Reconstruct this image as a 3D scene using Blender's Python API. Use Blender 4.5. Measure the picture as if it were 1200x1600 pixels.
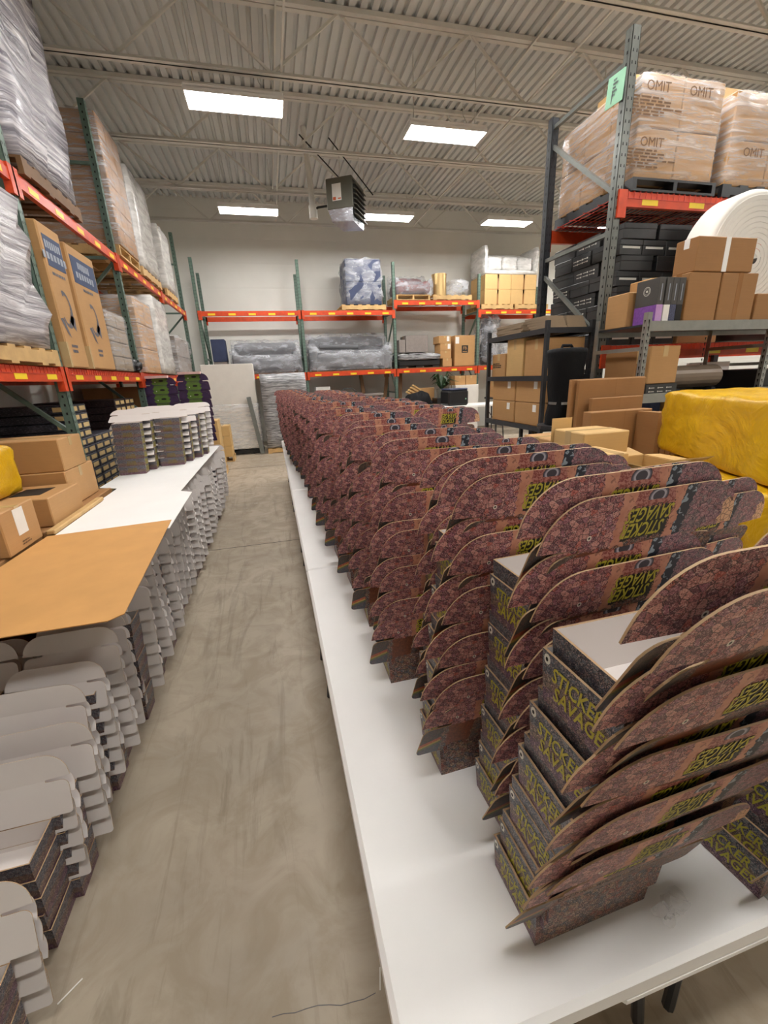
import bpy, math, random
import numpy as np
from mathutils import Vector, Matrix
random.seed(7)
R = math.radians
scene = bpy.context.scene
col = scene.collection
for o in list(bpy.data.objects): bpy.data.objects.remove(o)

# ------------------------------------------------------------------ camera
F, PITCH, YAW, ROLL = 656.4, -0.31126, 0.2410, -0.04235      # pixels of a 1200x1600 frame, radians
CAM = np.array([0.0, 0.0, 1.74])
def cam_axes():
    cy, sy, cp, sp = math.cos(YAW), math.sin(YAW), math.cos(PITCH), math.sin(PITCH)
    f = np.array([sy*cp, cy*cp, sp]); r = np.array([cy, -sy, 0.0]); u = np.cross(r, f)
    c, s = math.cos(ROLL), math.sin(ROLL)
    return c*r + s*u, -s*r + c*u, f
AR, AU, AF = cam_axes()
cd = bpy.data.cameras.new('camera'); cam = bpy.data.objects.new('camera', cd); col.objects.link(cam)
cd.sensor_fit = 'VERTICAL'; cd.sensor_height = 36.0; cd.lens = F*36.0/1600.0; cd.clip_start = 0.05
cam.matrix_world = Matrix(((AR[0], AU[0], -AF[0], CAM[0]), (AR[1], AU[1], -AF[1], CAM[1]), (AR[2], AU[2], -AF[2], CAM[2]), (0, 0, 0, 1)))
scene.camera = cam

# ------------------------------------------------------------------ world, exposure
w = bpy.data.worlds.new('world'); scene.world = w; w.use_nodes = True
w.node_tree.nodes['Background'].inputs[0].default_value = (0.9, 0.95, 1.0, 1)
w.node_tree.nodes['Background'].inputs[1].default_value = 0.02
vs = scene.view_settings
vs.view_transform = 'Standard'; vs.look = 'None'; vs.gamma = 1.0; vs.use_curve_mapping = False
vs.exposure = 1.36
LAMP = 21.0            # emission of the ceiling lamps' diffusers

# pixel -> place helpers
def ray(x, y):
    return AR*((x-600)/F) - AU*((y-800)/F) + AF
def onY(x, y, Y):
    d = ray(x, y); return CAM + d*(Y/d[1])
def onX(x, y, X):
    d = ray(x, y); return CAM + d*(X/d[0])
def onZ(x, y, Z):
    d = ray(x, y); return CAM + d*((Z-1.74)/d[2])

# ------------------------------------------------------------------ materials
M = {}
def srgb(r, g, b):
    f = lambda c: (c/255/12.92) if c/255 <= 0.04045 else ((c/255+0.055)/1.055)**2.4
    return (f(r), f(g), f(b), 1)
class NT:
    def __init__(s, name):
        m = bpy.data.materials.new(name); m.use_nodes = True; s.m = m; s.t = m.node_tree
        s.b = s.t.nodes['Principled BSDF']; s.out = s.t.nodes['Material Output']; M[name] = m
    def n(s, kind, **kw):
        nd = s.t.nodes.new(kind)
        for k, v in kw.items():
            if hasattr(nd, k) and k not in ('inputs',):
                try: setattr(nd, k, v); continue
                except Exception: pass
        return nd
    def put(s, sock, v):
        if hasattr(v, 'is_linked') or isinstance(v, bpy.types.NodeSocket): s.t.links.new(v, sock)
        else: sock.default_value = v
    def coord(s, which='Object', scale=(1, 1, 1), rot=(0, 0, 0)):
        tc = s.n('ShaderNodeTexCoord'); mp = s.n('ShaderNodeMapping')
        s.t.links.new(tc.outputs[which], mp.inputs[0]); mp.inputs['Scale'].default_value = scale; mp.inputs['Rotation'].default_value = rot
        return mp.outputs[0]
    def noise(s, vec, scale=5, detail=3, rough=0.5, dist=0.0, out='Fac'):
        nd = s.n('ShaderNodeTexNoise'); s.t.links.new(vec, nd.inputs['Vector'])
        nd.inputs['Scale'].default_value = scale; nd.inputs['Detail'].default_value = detail
        nd.inputs['Roughness'].default_value = rough; nd.inputs['Distortion'].default_value = dist
        return nd.outputs[out]
    def vor(s, vec, scale=5, feature='F1', out='Distance', rnd=1.0):
        nd = s.n('ShaderNodeTexVoronoi'); nd.feature = feature; s.t.links.new(vec, nd.inputs['Vector'])
        nd.inputs['Scale'].default_value = scale; nd.inputs['Randomness'].default_value = rnd
        return nd.outputs[out]
    def ramp(s, fac, stops, interp='LINEAR'):
        nd = s.n('ShaderNodeValToRGB'); cr = nd.color_ramp; cr.interpolation = interp
        while len(cr.elements) < len(stops): cr.elements.new(1.0)
        for e, (p, c) in zip(cr.elements, stops):
            e.position = p; e.color = c if isinstance(c, tuple) else (c, c, c, 1)
        s.t.links.new(fac, nd.inputs[0]); return nd.outputs[0]
    def mix(s, fac, a, b, mode='MIX'):
        nd = s.n('ShaderNodeMix'); nd.data_type = 'RGBA'; nd.blend_type = mode
        s.put(nd.inputs[0], fac); s.put(nd.inputs[6], a); s.put(nd.inputs[7], b); return nd.outputs[2]
    def math(s, op, a, b=0.0):
        nd = s.n('ShaderNodeMath'); nd.operation = op; s.put(nd.inputs[0], a); s.put(nd.inputs[1], b); return nd.outputs[0]
    def sep(s, v):
        nd = s.n('ShaderNodeSeparateXYZ'); s.t.links.new(v, nd.inputs[0]); return nd.outputs
    def bump(s, h, strength=0.2, dist=0.01):
        nd = s.n('ShaderNodeBump'); s.t.links.new(h, nd.inputs['Height']); nd.inputs['Strength'].default_value = strength
        nd.inputs['Distance'].default_value = dist; s.t.links.new(nd.outputs[0], s.b.inputs['Normal'])
    def base(s, c=None, rough=None, metal=None, spec=None):
        if c is not None: s.put(s.b.inputs['Base Color'], c)
        if rough is not None: s.put(s.b.inputs['Roughness'], rough)
        if metal is not None: s.put(s.b.inputs['Metallic'], metal)
        if spec is not None: s.b.inputs['Specular IOR Level'].default_value = spec
        return s.m
def shade(c, k): return (c[0]*k, c[1]*k, c[2]*k, 1)
def plain(name, rgb, rough=0.5, metal=0.0, var=0.10, scale=9, bump=0.0, spec=0.5):
    t = NT(name); c = srgb(*rgb); v = t.coord('Object')
    f = t.noise(v, scale, 4, 0.6)
    t.base(t.ramp(f, [(0.3, shade(c, 1-var)), (0.7, shade(c, 1+var))]), rough, metal, spec)
    if bump: t.bump(t.noise(v, scale*4, 3), bump, 0.01)
    return t.m
def film(name, rgb, opac=(0.15, 0.85), rough=0.18, scale=(2, 2, 9), rot=(0, 0, 0), bump=0.6):
    t = NT(name); v = t.coord('Object', scale, rot)
    f = t.noise(v, 3.2, 5, 0.65, 0.6)
    t.base(srgb(*rgb), rough); t.bump(f, bump, 0.03)
    t.put(t.b.inputs['Alpha'], t.ramp(f, [(0.36, opac[0]), (0.66, opac[1])]))
    return t.m

def build_materials():
    # concrete floor
    t = NT('concrete'); v = t.coord('Object')
    n1 = t.noise(v, 0.55, 6, 0.62, 0.5); n2 = t.noise(v, 4.0, 6, 0.65, 1.2); n3 = t.noise(v, 60, 2)
    c = t.ramp(n1, [(0.3, srgb(154, 142, 125)), (0.5, srgb(174, 161, 142)), (0.72, srgb(192, 179, 160))])
    c = t.mix(t.ramp(n2, [(0.42, 0.0), (0.62, 0.6)]), c, srgb(152, 137, 116), 'MIX')
    st = t.noise(t.coord('Object', (3.5, 0.35, 1), (0, 0, 0.25)), 2.0, 5, 0.7, 1.5)
    c = t.mix(t.ramp(st, [(0.54, 0.0), (0.66, 0.5)]), c, srgb(130, 117, 99))
    t.base(c, t.ramp(n2, [(0.3, 0.38), (0.7, 0.6)]), 0, 0.35); t.bump(n3, 0.08, 0.004)
    # painted block wall
    t = NT('wall_paint'); v = t.coord('Object'); x, y, z = t.sep(v)[0:3]
    c = t.ramp(t.noise(v, 1.2, 4), [(0.3, srgb(228, 227, 220)), (0.7, srgb(236, 235, 228))])
    t.base(c, 0.65, 0, 0.3)
    g = t.math('PINGPONG', z, 0.30); t.bump(t.ramp(g, [(0.0, 0.0), (0.03, 1.0)]), 0.25, 0.01)
    plain('ceiling_paint', (206, 208, 206), 0.7, 0, 0.03, 2)
    plain('joist_paint', (214, 212, 204), 0.55, 0, 0.04, 4)
    plain('rack_green', (98, 120, 108), 0.4, 0.2, 0.18, 14)
    plain('rack_grey', (116, 119, 114), 0.35, 0.35, 0.12, 12)
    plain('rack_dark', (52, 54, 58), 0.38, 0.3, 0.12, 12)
    plain('rack_orange', (204, 70, 30), 0.38, 0.1, 0.16, 10)
    plain('rack_red', (190, 62, 44), 0.42, 0.1, 0.12, 10)
    plain('slot_dark', (18, 18, 18), 0.7)
    plain('zinc', (168, 170, 166), 0.3, 0.75, 0.1, 12)
    plain('label_yellow', (240, 206, 40), 0.4, 0, 0.05)
    plain('ink_black', (24, 22, 20), 0.6)
    plain('ink_brown', (112, 84, 58), 0.7)
    plain('ink_grey', (96, 94, 100), 0.6)
    plain('ink_blue', (52, 68, 100), 0.6, 0, 0.12)
    plain('ink_pale', (150, 156, 168), 0.6)
    plain('ink_white', (226, 224, 214), 0.5)
    plain('ink_yellow', (184, 174, 52), 0.5)
    plain('ink_gold', (128, 108, 52), 0.5)
    plain('paper_white', (232, 230, 224), 0.6, 0, 0.03)
    plain('paper_green', (160, 212, 180), 0.6, 0, 0.04)
    plain('ink_orange', (206, 92, 40), 0.6)
    for nm, rgb in (('kraft', (184, 142, 94)), ('kraft_light', (204, 168, 112)), ('kraft_brown', (158, 116, 74)), ('kraft_grey', (146, 128, 106)), ('kraft_sheet', (202, 152, 92))):
        t = NT(nm); c = srgb(*rgb); v = t.coord('Object')
        f = t.noise(v, 2.5, 5, 0.6); g = t.noise(t.coord('Object', (1, 1, 40)), 6, 2)
        cc = t.mix(0.25, t.ramp(f, [(0.3, shade(c, 0.88)), (0.7, shade(c, 1.08))]), t.ramp(g, [(0.3, shade(c, 0.85)), (0.7, shade(c, 1.12))]))
        t.base(cc, 0.62, 0, 0.3); t.bump(g, 0.05, 0.003)
    plain('tape_tan', (196, 168, 122), 0.22, 0, 0.05)
    plain('tape_brown', (150, 104, 60), 0.25, 0, 0.08)
    plain('black_card', (54, 55, 56), 0.3, 0, 0.25, 5)
    plain('charcoal_card', (74, 72, 70), 0.5, 0, 0.1, 5)
    plain('white_plastic', (238, 236, 233), 0.4, 0, 0.03, 3, 0.05)
    plain('white_card', (240, 239, 236), 0.55, 0, 0.02, 3)
    plain('white_foam', (226, 222, 214), 0.7, 0, 0.04, 4, 0.15)
    plain('black_plastic', (26, 26, 28), 0.35, 0, 0.2, 6)
    plain('black_fabric', (13, 13, 15), 0.75, 0, 0.3, 7, 0.4, 0.2)
    plain('navy', (44, 54, 84), 0.6, 0, 0.2, 5)
    plain('grey_fabric', (96, 97, 100), 0.85, 0, 0.1, 20, 0.2)
    plain('maroon', (122, 72, 70), 0.7, 0, 0.15, 9)
    plain('wood', (196, 160, 106), 0.65, 0, 0.15, 7)
    plain('wood_dark', (116, 84, 52), 0.65, 0, 0.15, 7)
    plain('grey_board', (138, 128, 122), 0.75, 0, 0.08, 20)
    plain('steel_dark', (58, 58, 60), 0.4, 0.4)
    plain('heater_grey', (98, 97, 86), 0.45, 0.25, 0.06, 5)
    plain('foil', (184, 186, 192), 0.2, 0.9, 0.1, 9, 0.5)
    plain('leaf', (36, 62, 34), 0.5, 0, 0.25, 9)
    plain('gold', (198, 168, 116), 0.3, 0.7, 0.04, 2)
    plain('pink_edge', (226, 190, 184), 0.6)
    plain('beige_panel', (216, 186, 130), 0.6, 0, 0.06)
    plain('purple_card', (126, 74, 160), 0.5, 0, 0.2, 60)
    plain('lilac_card', (190, 150, 204), 0.5, 0, 0.08, 20)
    plain('navy_speckle', (70, 74, 100), 0.5, 0, 0.5, 120)
    plain('roll_grey', (128, 112, 96), 0.35, 0.2, 0.06, 3)
    # yellow poly bag
    t = NT('yellow_bag'); v = t.coord('Object'); f = t.noise(v, 3.5, 6, 0.62, 0.8)
    t.base(t.ramp(f, [(0.3, srgb(196, 148, 12)), (0.7, srgb(230, 184, 24))]), 0.28); t.bump(f, 0.7, 0.04)
    # opaque silvery stretch wrap, bright streaks and glints painted into its colour
    for nm, rot, dark, lite in (('wrap_silver', (0.75, 0, 0), (84, 80, 92), (232, 228, 232)), ('wrap_grey', (0.12, 0, 0), (84, 84, 86), (196, 196, 198)), ('wrap_flat', (0.2, 0.1, 0), (120, 116, 122), (226, 222, 224))):
        t = NT(nm); v = t.coord('Object', (0.6, 0.6, 9) if nm != 'wrap_grey' else (1.5, 1.5, 16), rot)
        f = t.noise(v, 2.4, 6, 0.62, 0.7)
        t.base(t.ramp(f, [(0.34, srgb(*dark)), (0.5, srgb(*[int((a*0.45+b*0.55)) for a, b in zip(dark, lite)])), (0.66, srgb(*lite))]), 0.17); t.bump(f, 0.5, 0.03)
    film('film_clear', (234, 232, 232), (0.07, 0.5), 0.2, (0.9, 0.9, 8), (0.06, 0.04, 0), 0.35)  # white streaks in the opacity also stand in for glare on the film
    film('film_sofa', (206, 208, 214), (0.10, 0.52), 0.2, (0.9, 0.9, 2.2), (0.4, 0.5, 0.3), 0.6)
    film('film_white', (228, 226, 222), (0.55, 0.92), 0.22, (0.8, 0.8, 3.0), (0.2, 0.1, 0), 0.5)
    # lamp diffuser (gives off light)
    t = NT('lamp_glow'); t.base((1, 1, 1, 1), 0.5)
    t.b.inputs['Emission Color'].default_value = (1.0, 0.98, 0.955, 1); t.b.inputs['Emission Strength'].default_value = LAMP

    # printed comic art of the lids: u across, v up (0..0.5 lid panel, 0.5..1 tuck flap)
    def cluster(t, vec, pal, sc, dark):
        cellc = t.vor(vec, sc, 'F1', 'Color'); r = t.sep(cellc)[0]
        base = t.ramp(r, [(i/len(pal), srgb(*p)) for i, p in enumerate(pal)], 'CONSTANT')
        e = t.vor(vec, sc, 'DISTANCE_TO_EDGE')
        base = t.mix(t.ramp(e, [(0.02, 0.85), (0.07, 0.0)]), base, srgb(*dark))
        wv = t.noise(vec, sc*2.3, 3, 0.6, 2.6)
        base = t.mix(t.ramp(wv, [(0.42, 0.8), (0.47, 0.0)]), base, srgb(*dark))
        return t.mix(t.ramp(wv, [(0.57, 0.0), (0.61, 0.75)]), base, srgb(222, 188, 178))
    RED = [(170, 104, 104), (192, 128, 122), (144, 82, 88), (208, 148, 138), (160, 100, 114), (184, 92, 80), (122, 76, 84)]
    PUR = [(154, 108, 120), (134, 98, 112), (172, 122, 128), (118, 102, 108), (148, 92, 100)]
    MIX = [(110, 92, 78), (128, 84, 66), (88, 84, 86), (142, 112, 84), (96, 66, 60), (74, 78, 84), (138, 74, 56)]
    t = NT('print_lid')
    uvn = t.n('ShaderNodeUVMap'); uvn.uv_map = 'UVMap'
    mp = t.n('ShaderNodeMapping'); t.t.links.new(uvn.outputs[0], mp.inputs[0]); mp.inputs['Scale'].default_value = (3.88, 2.15, 1)
    vec = mp.outputs[0]; su = t.sep(uvn.outputs[0]); u, vv = su[0], su[1]
    wob = t.noise(vec, 6, 2, 0.5); uu = t.math('ADD', u, t.math('MULTIPLY', t.math('SUBTRACT', wob, 0.5), 0.05))
    wv2 = t.math('ADD', vv, t.math('MULTIPLY', t.math('SUBTRACT', t.noise(vec, 5, 2), 0.5), 0.12))
    red = cluster(t, vec, RED, 9, (48, 24, 30)); pur = cluster(t, vec, PUR, 12, (44, 30, 44)); mixc = cluster(t, vec, MIX, 15, (30, 26, 28))
    skin = t.mix(t.ramp(t.noise(vec, 4, 3), [(0.35, 0.0), (0.7, 1.0)]), srgb(206, 148, 122), srgb(188, 124, 100))
    skin = t.mix(t.ramp(t.noise(vec, 7, 2, 0.5, 1.5), [(0.35, 0.6), (0.40, 0.0)]), skin, srgb(110, 64, 56))
    blue = t.mix(t.ramp(t.noise(vec, 8, 2, 0.5, 1.0), [(0.56, 0.0), (0.60, 1.0)], 'CONSTANT'), srgb(34, 40, 52), srgb(146, 160, 172))
    fist = t.mix(t.ramp(t.vor(vec, 11, 'DISTANCE_TO_EDGE'), [(0.03, 1.0), (0.07, 0.0)]), srgb(226, 180, 140), srgb(98, 56, 44))
    BW = lambda lo, hi: t.ramp(uu, [(0.0, 0.0), (lo, 1.0), (hi, 0.0)], 'CONSTANT')
    c = red
    c = t.mix(BW(0.345, 0.412), c, skin)
    c = t.mix(BW(0.412, 0.60), c, mixc)
    c = t.mix(BW(0.60, 0.652), c, skin)
    c = t.mix(BW(0.652, 0.70), c, blue)
    c = t.mix(BW(0.70, 0.93), c, pur)
    c = t.mix(t.math('MULTIPLY', BW(0.905, 1.2), t.ramp(wv2, [(0.0, 0.0), (0.53, 1.0), (0.80, 0.0)], 'CONSTANT')), c, fist)
    # black jagged patch behind the lettering
    jag = t.noise(vec, 16, 2, 0.7)
    jm = t.math('MULTIPLY', t.math('SUBTRACT', jag, 0.5), 0.07)
    pu = t.math('ADD', u, jm); pv = t.math('ADD', vv, t.math('MULTIPLY', jm, 2.0))
    patch = t.math('MULTIPLY', t.ramp(pu, [(0.0, 0.0), (0.400, 1.0), (0.610, 0.0)], 'CONSTANT'), t.ramp(pv, [(0.0, 0.0), (0.53, 1.0), (0.86, 0.0)], 'CONSTANT'))
    c = t.mix(patch, c, srgb(22, 20, 14))
    # spiky band and grey helmet-like ring over the patch
    spk = t.mix(t.ramp(t.noise(vec, 17, 2, 0.5, 1.0), [(0.45, 0.0), (0.52, 1.0)]), srgb(136, 66, 58), srgb(178, 118, 106))
    band = t.math('MULTIPLY', BW(0.412, 0.60), t.ramp(pv, [(0.0, 0.0), (0.84, 1.0)], 'CONSTANT'))
    c = t.mix(band, c, spk)
    hu = t.math('DIVIDE', t.math('SUBTRACT', u, 0.515), 0.05); hv = t.math('DIVIDE', t.math('SUBTRACT', vv, 0.935), 0.085)
    rad = t.math('ADD', t.math('MULTIPLY', hu, hu), t.math('MULTIPLY', hv, hv))
    ringc = t.ramp(rad, [(0.0, srgb(60, 56, 66)), (0.30, srgb(170, 166, 178)), (0.55, srgb(96, 92, 108)), (0.75, srgb(52, 48, 56))], 'CONSTANT')
    c = t.mix(t.math('MULTIPLY', t.ramp(rad, [(0.0, 1.0), (0.95, 0.0)], 'CONSTANT'), t.ramp(vv, [(0.0, 0.0), (0.90, 1.0)], 'CONSTANT')), c, ringc)
    eu = t.math('DIVIDE', t.math('SUBTRACT', u, 0.235), 0.011); ev = t.math('DIVIDE', t.math('SUBTRACT', vv, 0.62), 0.026)
    er = t.math('ADD', t.math('MULTIPLY', eu, eu), t.math('MULTIPLY', ev, ev))
    c = t.mix(t.ramp(er, [(0.0, 1.0), (0.95, 0.0)], 'CONSTANT'), c, t.ramp(er, [(0.0, srgb(40, 36, 36)), (0.2, srgb(222, 214, 200))], 'CONSTANT'))
    # lid panel under the fold: brown crowd, orange hair, rainbow at the ear
    low = t.ramp(wv2, [(0.0, 1.0), (0.47, 0.0)], 'CONSTANT')
    orange = t.mix(t.ramp(t.noise(vec, 14, 4, 0.7, 1.0), [(0.35, 0.0), (0.65, 1.0)]), srgb(92, 46, 30), srgb(140, 76, 46))
    lowc = t.mix(t.ramp(uu, [(0.0, 0.0), (0.19, 1.0), (0.36, 0.0)], 'CONSTANT'), mixc, orange)
    dg = t.math('ADD', t.math('MULTIPLY', vv, 1.0), t.math('MULTIPLY', u, -0.6))
    rb = t.ramp(dg, [(0.0, srgb(74, 84, 96)), (0.10, srgb(96, 112, 66)), (0.135, srgb(196, 160, 60)), (0.165, srgb(190, 88, 44)), (0.21, srgb(70, 66, 62))], 'CONSTANT')
    lowc = t.mix(t.ramp(uu, [(0.0, 0.7), (0.15, 0.0)], 'CONSTANT'), lowc, rb)
    c = t.mix(low, c, lowc)
    t.base(c, 0.42, 0, 0.4)
    # tray side art
    t = NT('print_tray')
    uvn = t.n('ShaderNodeUVMap'); uvn.uv_map = 'UVMap'
    mp = t.n('ShaderNodeMapping'); t.t.links.new(uvn.outputs[0], mp.inputs[0]); mp.inputs['Scale'].default_value = (1.5, 1.0, 1)
    vec = mp.outputs[0]; vv = t.sep(uvn.outputs[0])[1]; uu = t.sep(uvn.outputs[0])[0]
    a = cluster(t, vec, [(92, 104, 118), (70, 80, 94), (110, 120, 128), (84, 86, 100), (60, 68, 84)], 11, (22, 26, 34))
    b = cluster(t, vec, [(112, 80, 106), (96, 66, 96), (122, 92, 110), (98, 60, 80), (120, 96, 92)], 11, (34, 22, 32))
    k = cluster(t, vec, [(126, 106, 92), (104, 92, 88), (136, 118, 100), (112, 84, 78)], 11, (30, 24, 26))
    wob = t.math('ADD', vv, t.math('MULTIPLY', t.math('SUBTRACT', t.noise(vec, 5, 2), 0.5), 0.25))
    c = t.mix(t.ramp(wob, [(0.0, 0.0), (0.58, 1.0)], 'CONSTANT'), t.mix(t.ramp(wob, [(0.0, 0.0), (0.3, 1.0)], 'CONSTANT'), b, k), a)
    t.base(c, 0.4, 0, 0.4)
    # inside of the printed boxes / bare card
    plain('card_inside', (214, 207, 202), 0.6, 0, 0.02, 6)
    plain('card_edge', (176, 146, 112), 0.7, 0, 0.08, 20)
    # purple and green box art
    t = NT('print_purple'); v = t.coord('Object'); c = srgb(66, 46, 84)
    t.base(t.ramp(t.noise(v, 20, 3), [(0.3, shade(c, 0.85)), (0.7, shade(c, 1.1))]), 0.5)
    t = NT('print_green'); v = t.coord('Object'); c = srgb(98, 130, 54)
    t.base(t.ramp(t.noise(v, 16, 3), [(0.3, shade(c, 0.85)), (0.7, shade(c, 1.1))]), 0.5)
    # speckled dark stacks
    t = NT('dark_speckle'); v = t.coord('Object', (1, 1, 3)); f = t.noise(v, 40, 3, 0.7)
    t.base(t.ramp(f, [(0.4, srgb(38, 38, 46)), (0.56, srgb(62, 62, 72)), (0.68, srgb(112, 110, 122))]), 0.5)
    t = NT('maroon_speckle'); v = t.coord('Object', (1, 1, 3)); f = t.noise(v, 40, 3, 0.7)
    t.base(t.ramp(f, [(0.4, srgb(36, 26, 28)), (0.6, srgb(66, 50, 50)), (0.7, srgb(94, 76, 76))]), 0.5)
build_materials()

# ------------------------------------------------------------------ mesh helpers
class MB:
    def __init__(s): s.v = []; s.f = []; s.m = []; s.uv = []
    def face(s, pts, mi=0, uv=None):
        b = len(s.v); s.v += [tuple(map(float, p)) for p in pts]; s.f.append(tuple(range(b, b+len(pts)))); s.m.append(mi)
        s.uv += list(uv) if uv else [(0, 0)]*len(pts)
    def poly(s, verts, faces, mi=0):
        b = len(s.v); s.v += [tuple(map(float, p)) for p in verts]
        for f in faces: s.f.append(tuple(b+i for i in f)); s.m.append(mi); s.uv += [(0, 0)]*len(f)
    def hexa(s, P, mi=0):
        s.poly(P, [(0, 3, 2, 1), (4, 5, 6, 7), (0, 1, 5, 4), (1, 2, 6, 5), (2, 3, 7, 6), (3, 0, 4, 7)], mi)
    def box(s, x0, x1, y0, y1, z0, z1, mi=0):
        s.hexa([(x0, y0, z0), (x1, y0, z0), (x1, y1, z0), (x0, y1, z0), (x0, y0, z1), (x1, y0, z1), (x1, y1, z1), (x0, y1, z1)], mi)
    def cbox(s, x0, x1, y0, y1, z0, z1, c=0.008, mi=0):
        c = min(c, abs(x1-x0)*.4, abs(y1-y0)*.4, abs(z1-z0)*.4); X = (x0, x1); Y = (y0, y1); Z = (z0, z1); V = []; idx = {}
        for i in (0, 1):
            for j in (0, 1):
                for k in (0, 1):
                    sx, sy, sz = (1, -1)[i], (1, -1)[j], (1, -1)[k]
                    for a in range(3):
                        idx[i, j, k, a] = len(V)
                        V.append((X[i]+(0 if a == 0 else sx*c), Y[j]+(0 if a == 1 else sy*c), Z[k]+(0 if a == 2 else sz*c)))
        Fs = []
        for a in range(3):
            for e in (0, 1):
                def key(p, q):
                    t = [0, 0, 0]; t[a] = e; o = [n for n in range(3) if n != a]; t[o[0]] = p; t[o[1]] = q; return idx[t[0], t[1], t[2], a]
                q = [key(0, 0), key(1, 0), key(1, 1), key(0, 1)]
                Fs.append(tuple(q if (e == 1) == (a != 1) else q[::-1]))
        for a in range(3):
            o = [n for n in range(3) if n != a]
            for p in (0, 1):
                for q in (0, 1):
                    def key(e, face):
                        t = [0, 0, 0]; t[a] = e; t[o[0]] = p; t[o[1]] = q; return idx[t[0], t[1], t[2], face]
                    Fs.append((key(0, o[0]), key(1, o[0]), key(1, o[1]), key(0, o[1])))
        for i in (0, 1):
            for j in (0, 1):
                for k in (0, 1): Fs.append((idx[i, j, k, 0], idx[i, j, k, 1], idx[i, j, k, 2]))
        s.poly(V, Fs, mi)
    def bar(s, p, q, w=0.04, h=None, mi=0, up=(0, 0, 1)):
        h = h or w; p = Vector(p); q = Vector(q); d = (q-p).normalized(); u = Vector(up)
        if abs(d.dot(u)) > 0.98: u = Vector((0, 1, 0))
        a = d.cross(u).normalized(); b = a.cross(d).normalized()
        P = [p-a*w/2-b*h/2, p+a*w/2-b*h/2, p+a*w/2+b*h/2, p-a*w/2+b*h/2]
        s.hexa(P+[x+(q-p) for x in P], mi)
    def tube(s, pts, r=0.02, n=8, mi=0):
        pts = [Vector(p) for p in pts]; rings = []
        for i, p in enumerate(pts):
            d = ((pts[min(i+1, len(pts)-1)]-pts[max(i-1, 0)])).normalized()
            u = Vector((0, 0, 1)) if abs(d.z) < 0.95 else Vector((0, 1, 0))
            a = d.cross(u).normalized(); b = a.cross(d); rr = r[i] if isinstance(r, (list, tuple)) else r
            rings.append([p+(a*math.cos(2*math.pi*k/n)+b*math.sin(2*math.pi*k/n))*rr for k in range(n)])
        V = [x for g in rings for x in g]; Fs = []
        for i in range(len(pts)-1):
            for k in range(n): Fs.append((i*n+k, i*n+(k+1) % n, (i+1)*n+(k+1) % n, (i+1)*n+k))
        Fs += [tuple(range(n))[::-1], tuple((len(pts)-1)*n+k for k in range(n))]
        s.poly(V, Fs, mi)
    def prism(s, outline, fn, t0, t1, mi=(0, 0, 0)):
        """outline 2D polygon, fn(a,b,t)->3D; faces at t0 (mi[0]) and t1 (mi[1]), rim mi[2]"""
        n = len(outline); A = [fn(a, b, t0) for a, b in outline]; B = [fn(a, b, t1) for a, b in outline]
        s.poly(A, [tuple(range(n))[::-1]], mi[0]); s.poly(B, [tuple(range(n))], mi[1])
        for i in range(n): j = (i+1) % n; s.poly([A[i], A[j], B[j], B[i]], [(0, 1, 2, 3)], mi[2])
    def mesh(s, name, mats, smooth=False):
        me = bpy.data.meshes.new(name); me.from_pydata(s.v, [], s.f)
        for m in mats: me.materials.append(M[m])
        me.polygons.foreach_set('material_index', s.m)
        if any(a or b for a, b in s.uv):
            uvl = me.uv_layers.new(name='UVMap'); uvl.data.foreach_set('uv', [c for p in s.uv for c in p])
        if smooth: me.polygons.foreach_set('use_smooth', [True]*len(me.polygons))
        me.update(); return me
    def obj(s, name, mats, parent=None, smooth=False, label=None):
        if isinstance(mats, str): mats = [mats]
        return link(name, s.mesh(name, mats, smooth), parent, label)
def link(name, me, parent=None, label=None, loc=None, rot=None):
    o = bpy.data.objects.new(name, me); col.objects.link(o)
    if parent: o.parent = parent
    if loc is not None: o.location = loc
    if rot is not None: o.rotation_euler = rot
    if label: o['label'] = label
    return o
def tag(o, label=None, cat=None, group=None, kind=None):
    if label: o['label'] = label
    if cat: o['category'] = cat
    if group: o['group'] = group
    if kind: o['kind'] = kind
    return o
def empty(name, loc=(0, 0, 0), rz=0.0, label=None, cat=None, group=None):
    o = bpy.data.objects.new(name, None); col.objects.link(o); o.location = tuple(map(float, loc)); o.rotation_euler = (0, 0, rz); o.empty_display_size = 0.1
    return tag(o, label, cat, group)
_tc = {}
def text2d(s, size=0.05, shear=0.0, sx=1.0, res=2, offset=0.0):
    k = (s, size, shear, sx, res, offset)
    if k not in _tc:
        cu = bpy.data.curves.new('txt', 'FONT'); cu.body = s; cu.size = size; cu.shear = shear; cu.align_x = 'CENTER'; cu.align_y = 'CENTER'
        cu.resolution_u = res; cu.fill_mode = 'FRONT'; cu.space_line = 0.8; cu.offset = offset
        o = bpy.data.objects.new('txt', cu); col.objects.link(o)
        dg = bpy.context.evaluated_depsgraph_get(); me = bpy.data.meshes.new_from_object(o.evaluated_get(dg))
        _tc[k] = ([(v.co.x*sx, v.co.y) for v in me.vertices], [tuple(p.vertices) for p in me.polygons])
        bpy.data.objects.remove(o); bpy.data.curves.remove(cu); bpy.data.meshes.remove(me)
    return _tc[k]
def text_part(s, size, mat, parent, fn, name='lettering', shear=0.0, sx=1.0, res=2):
    V, Fs = text2d(s, size, shear, sx, res); b = MB(); b.poly([fn(x, y) for x, y in V], Fs); return b.obj(name, mat, parent)
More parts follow.
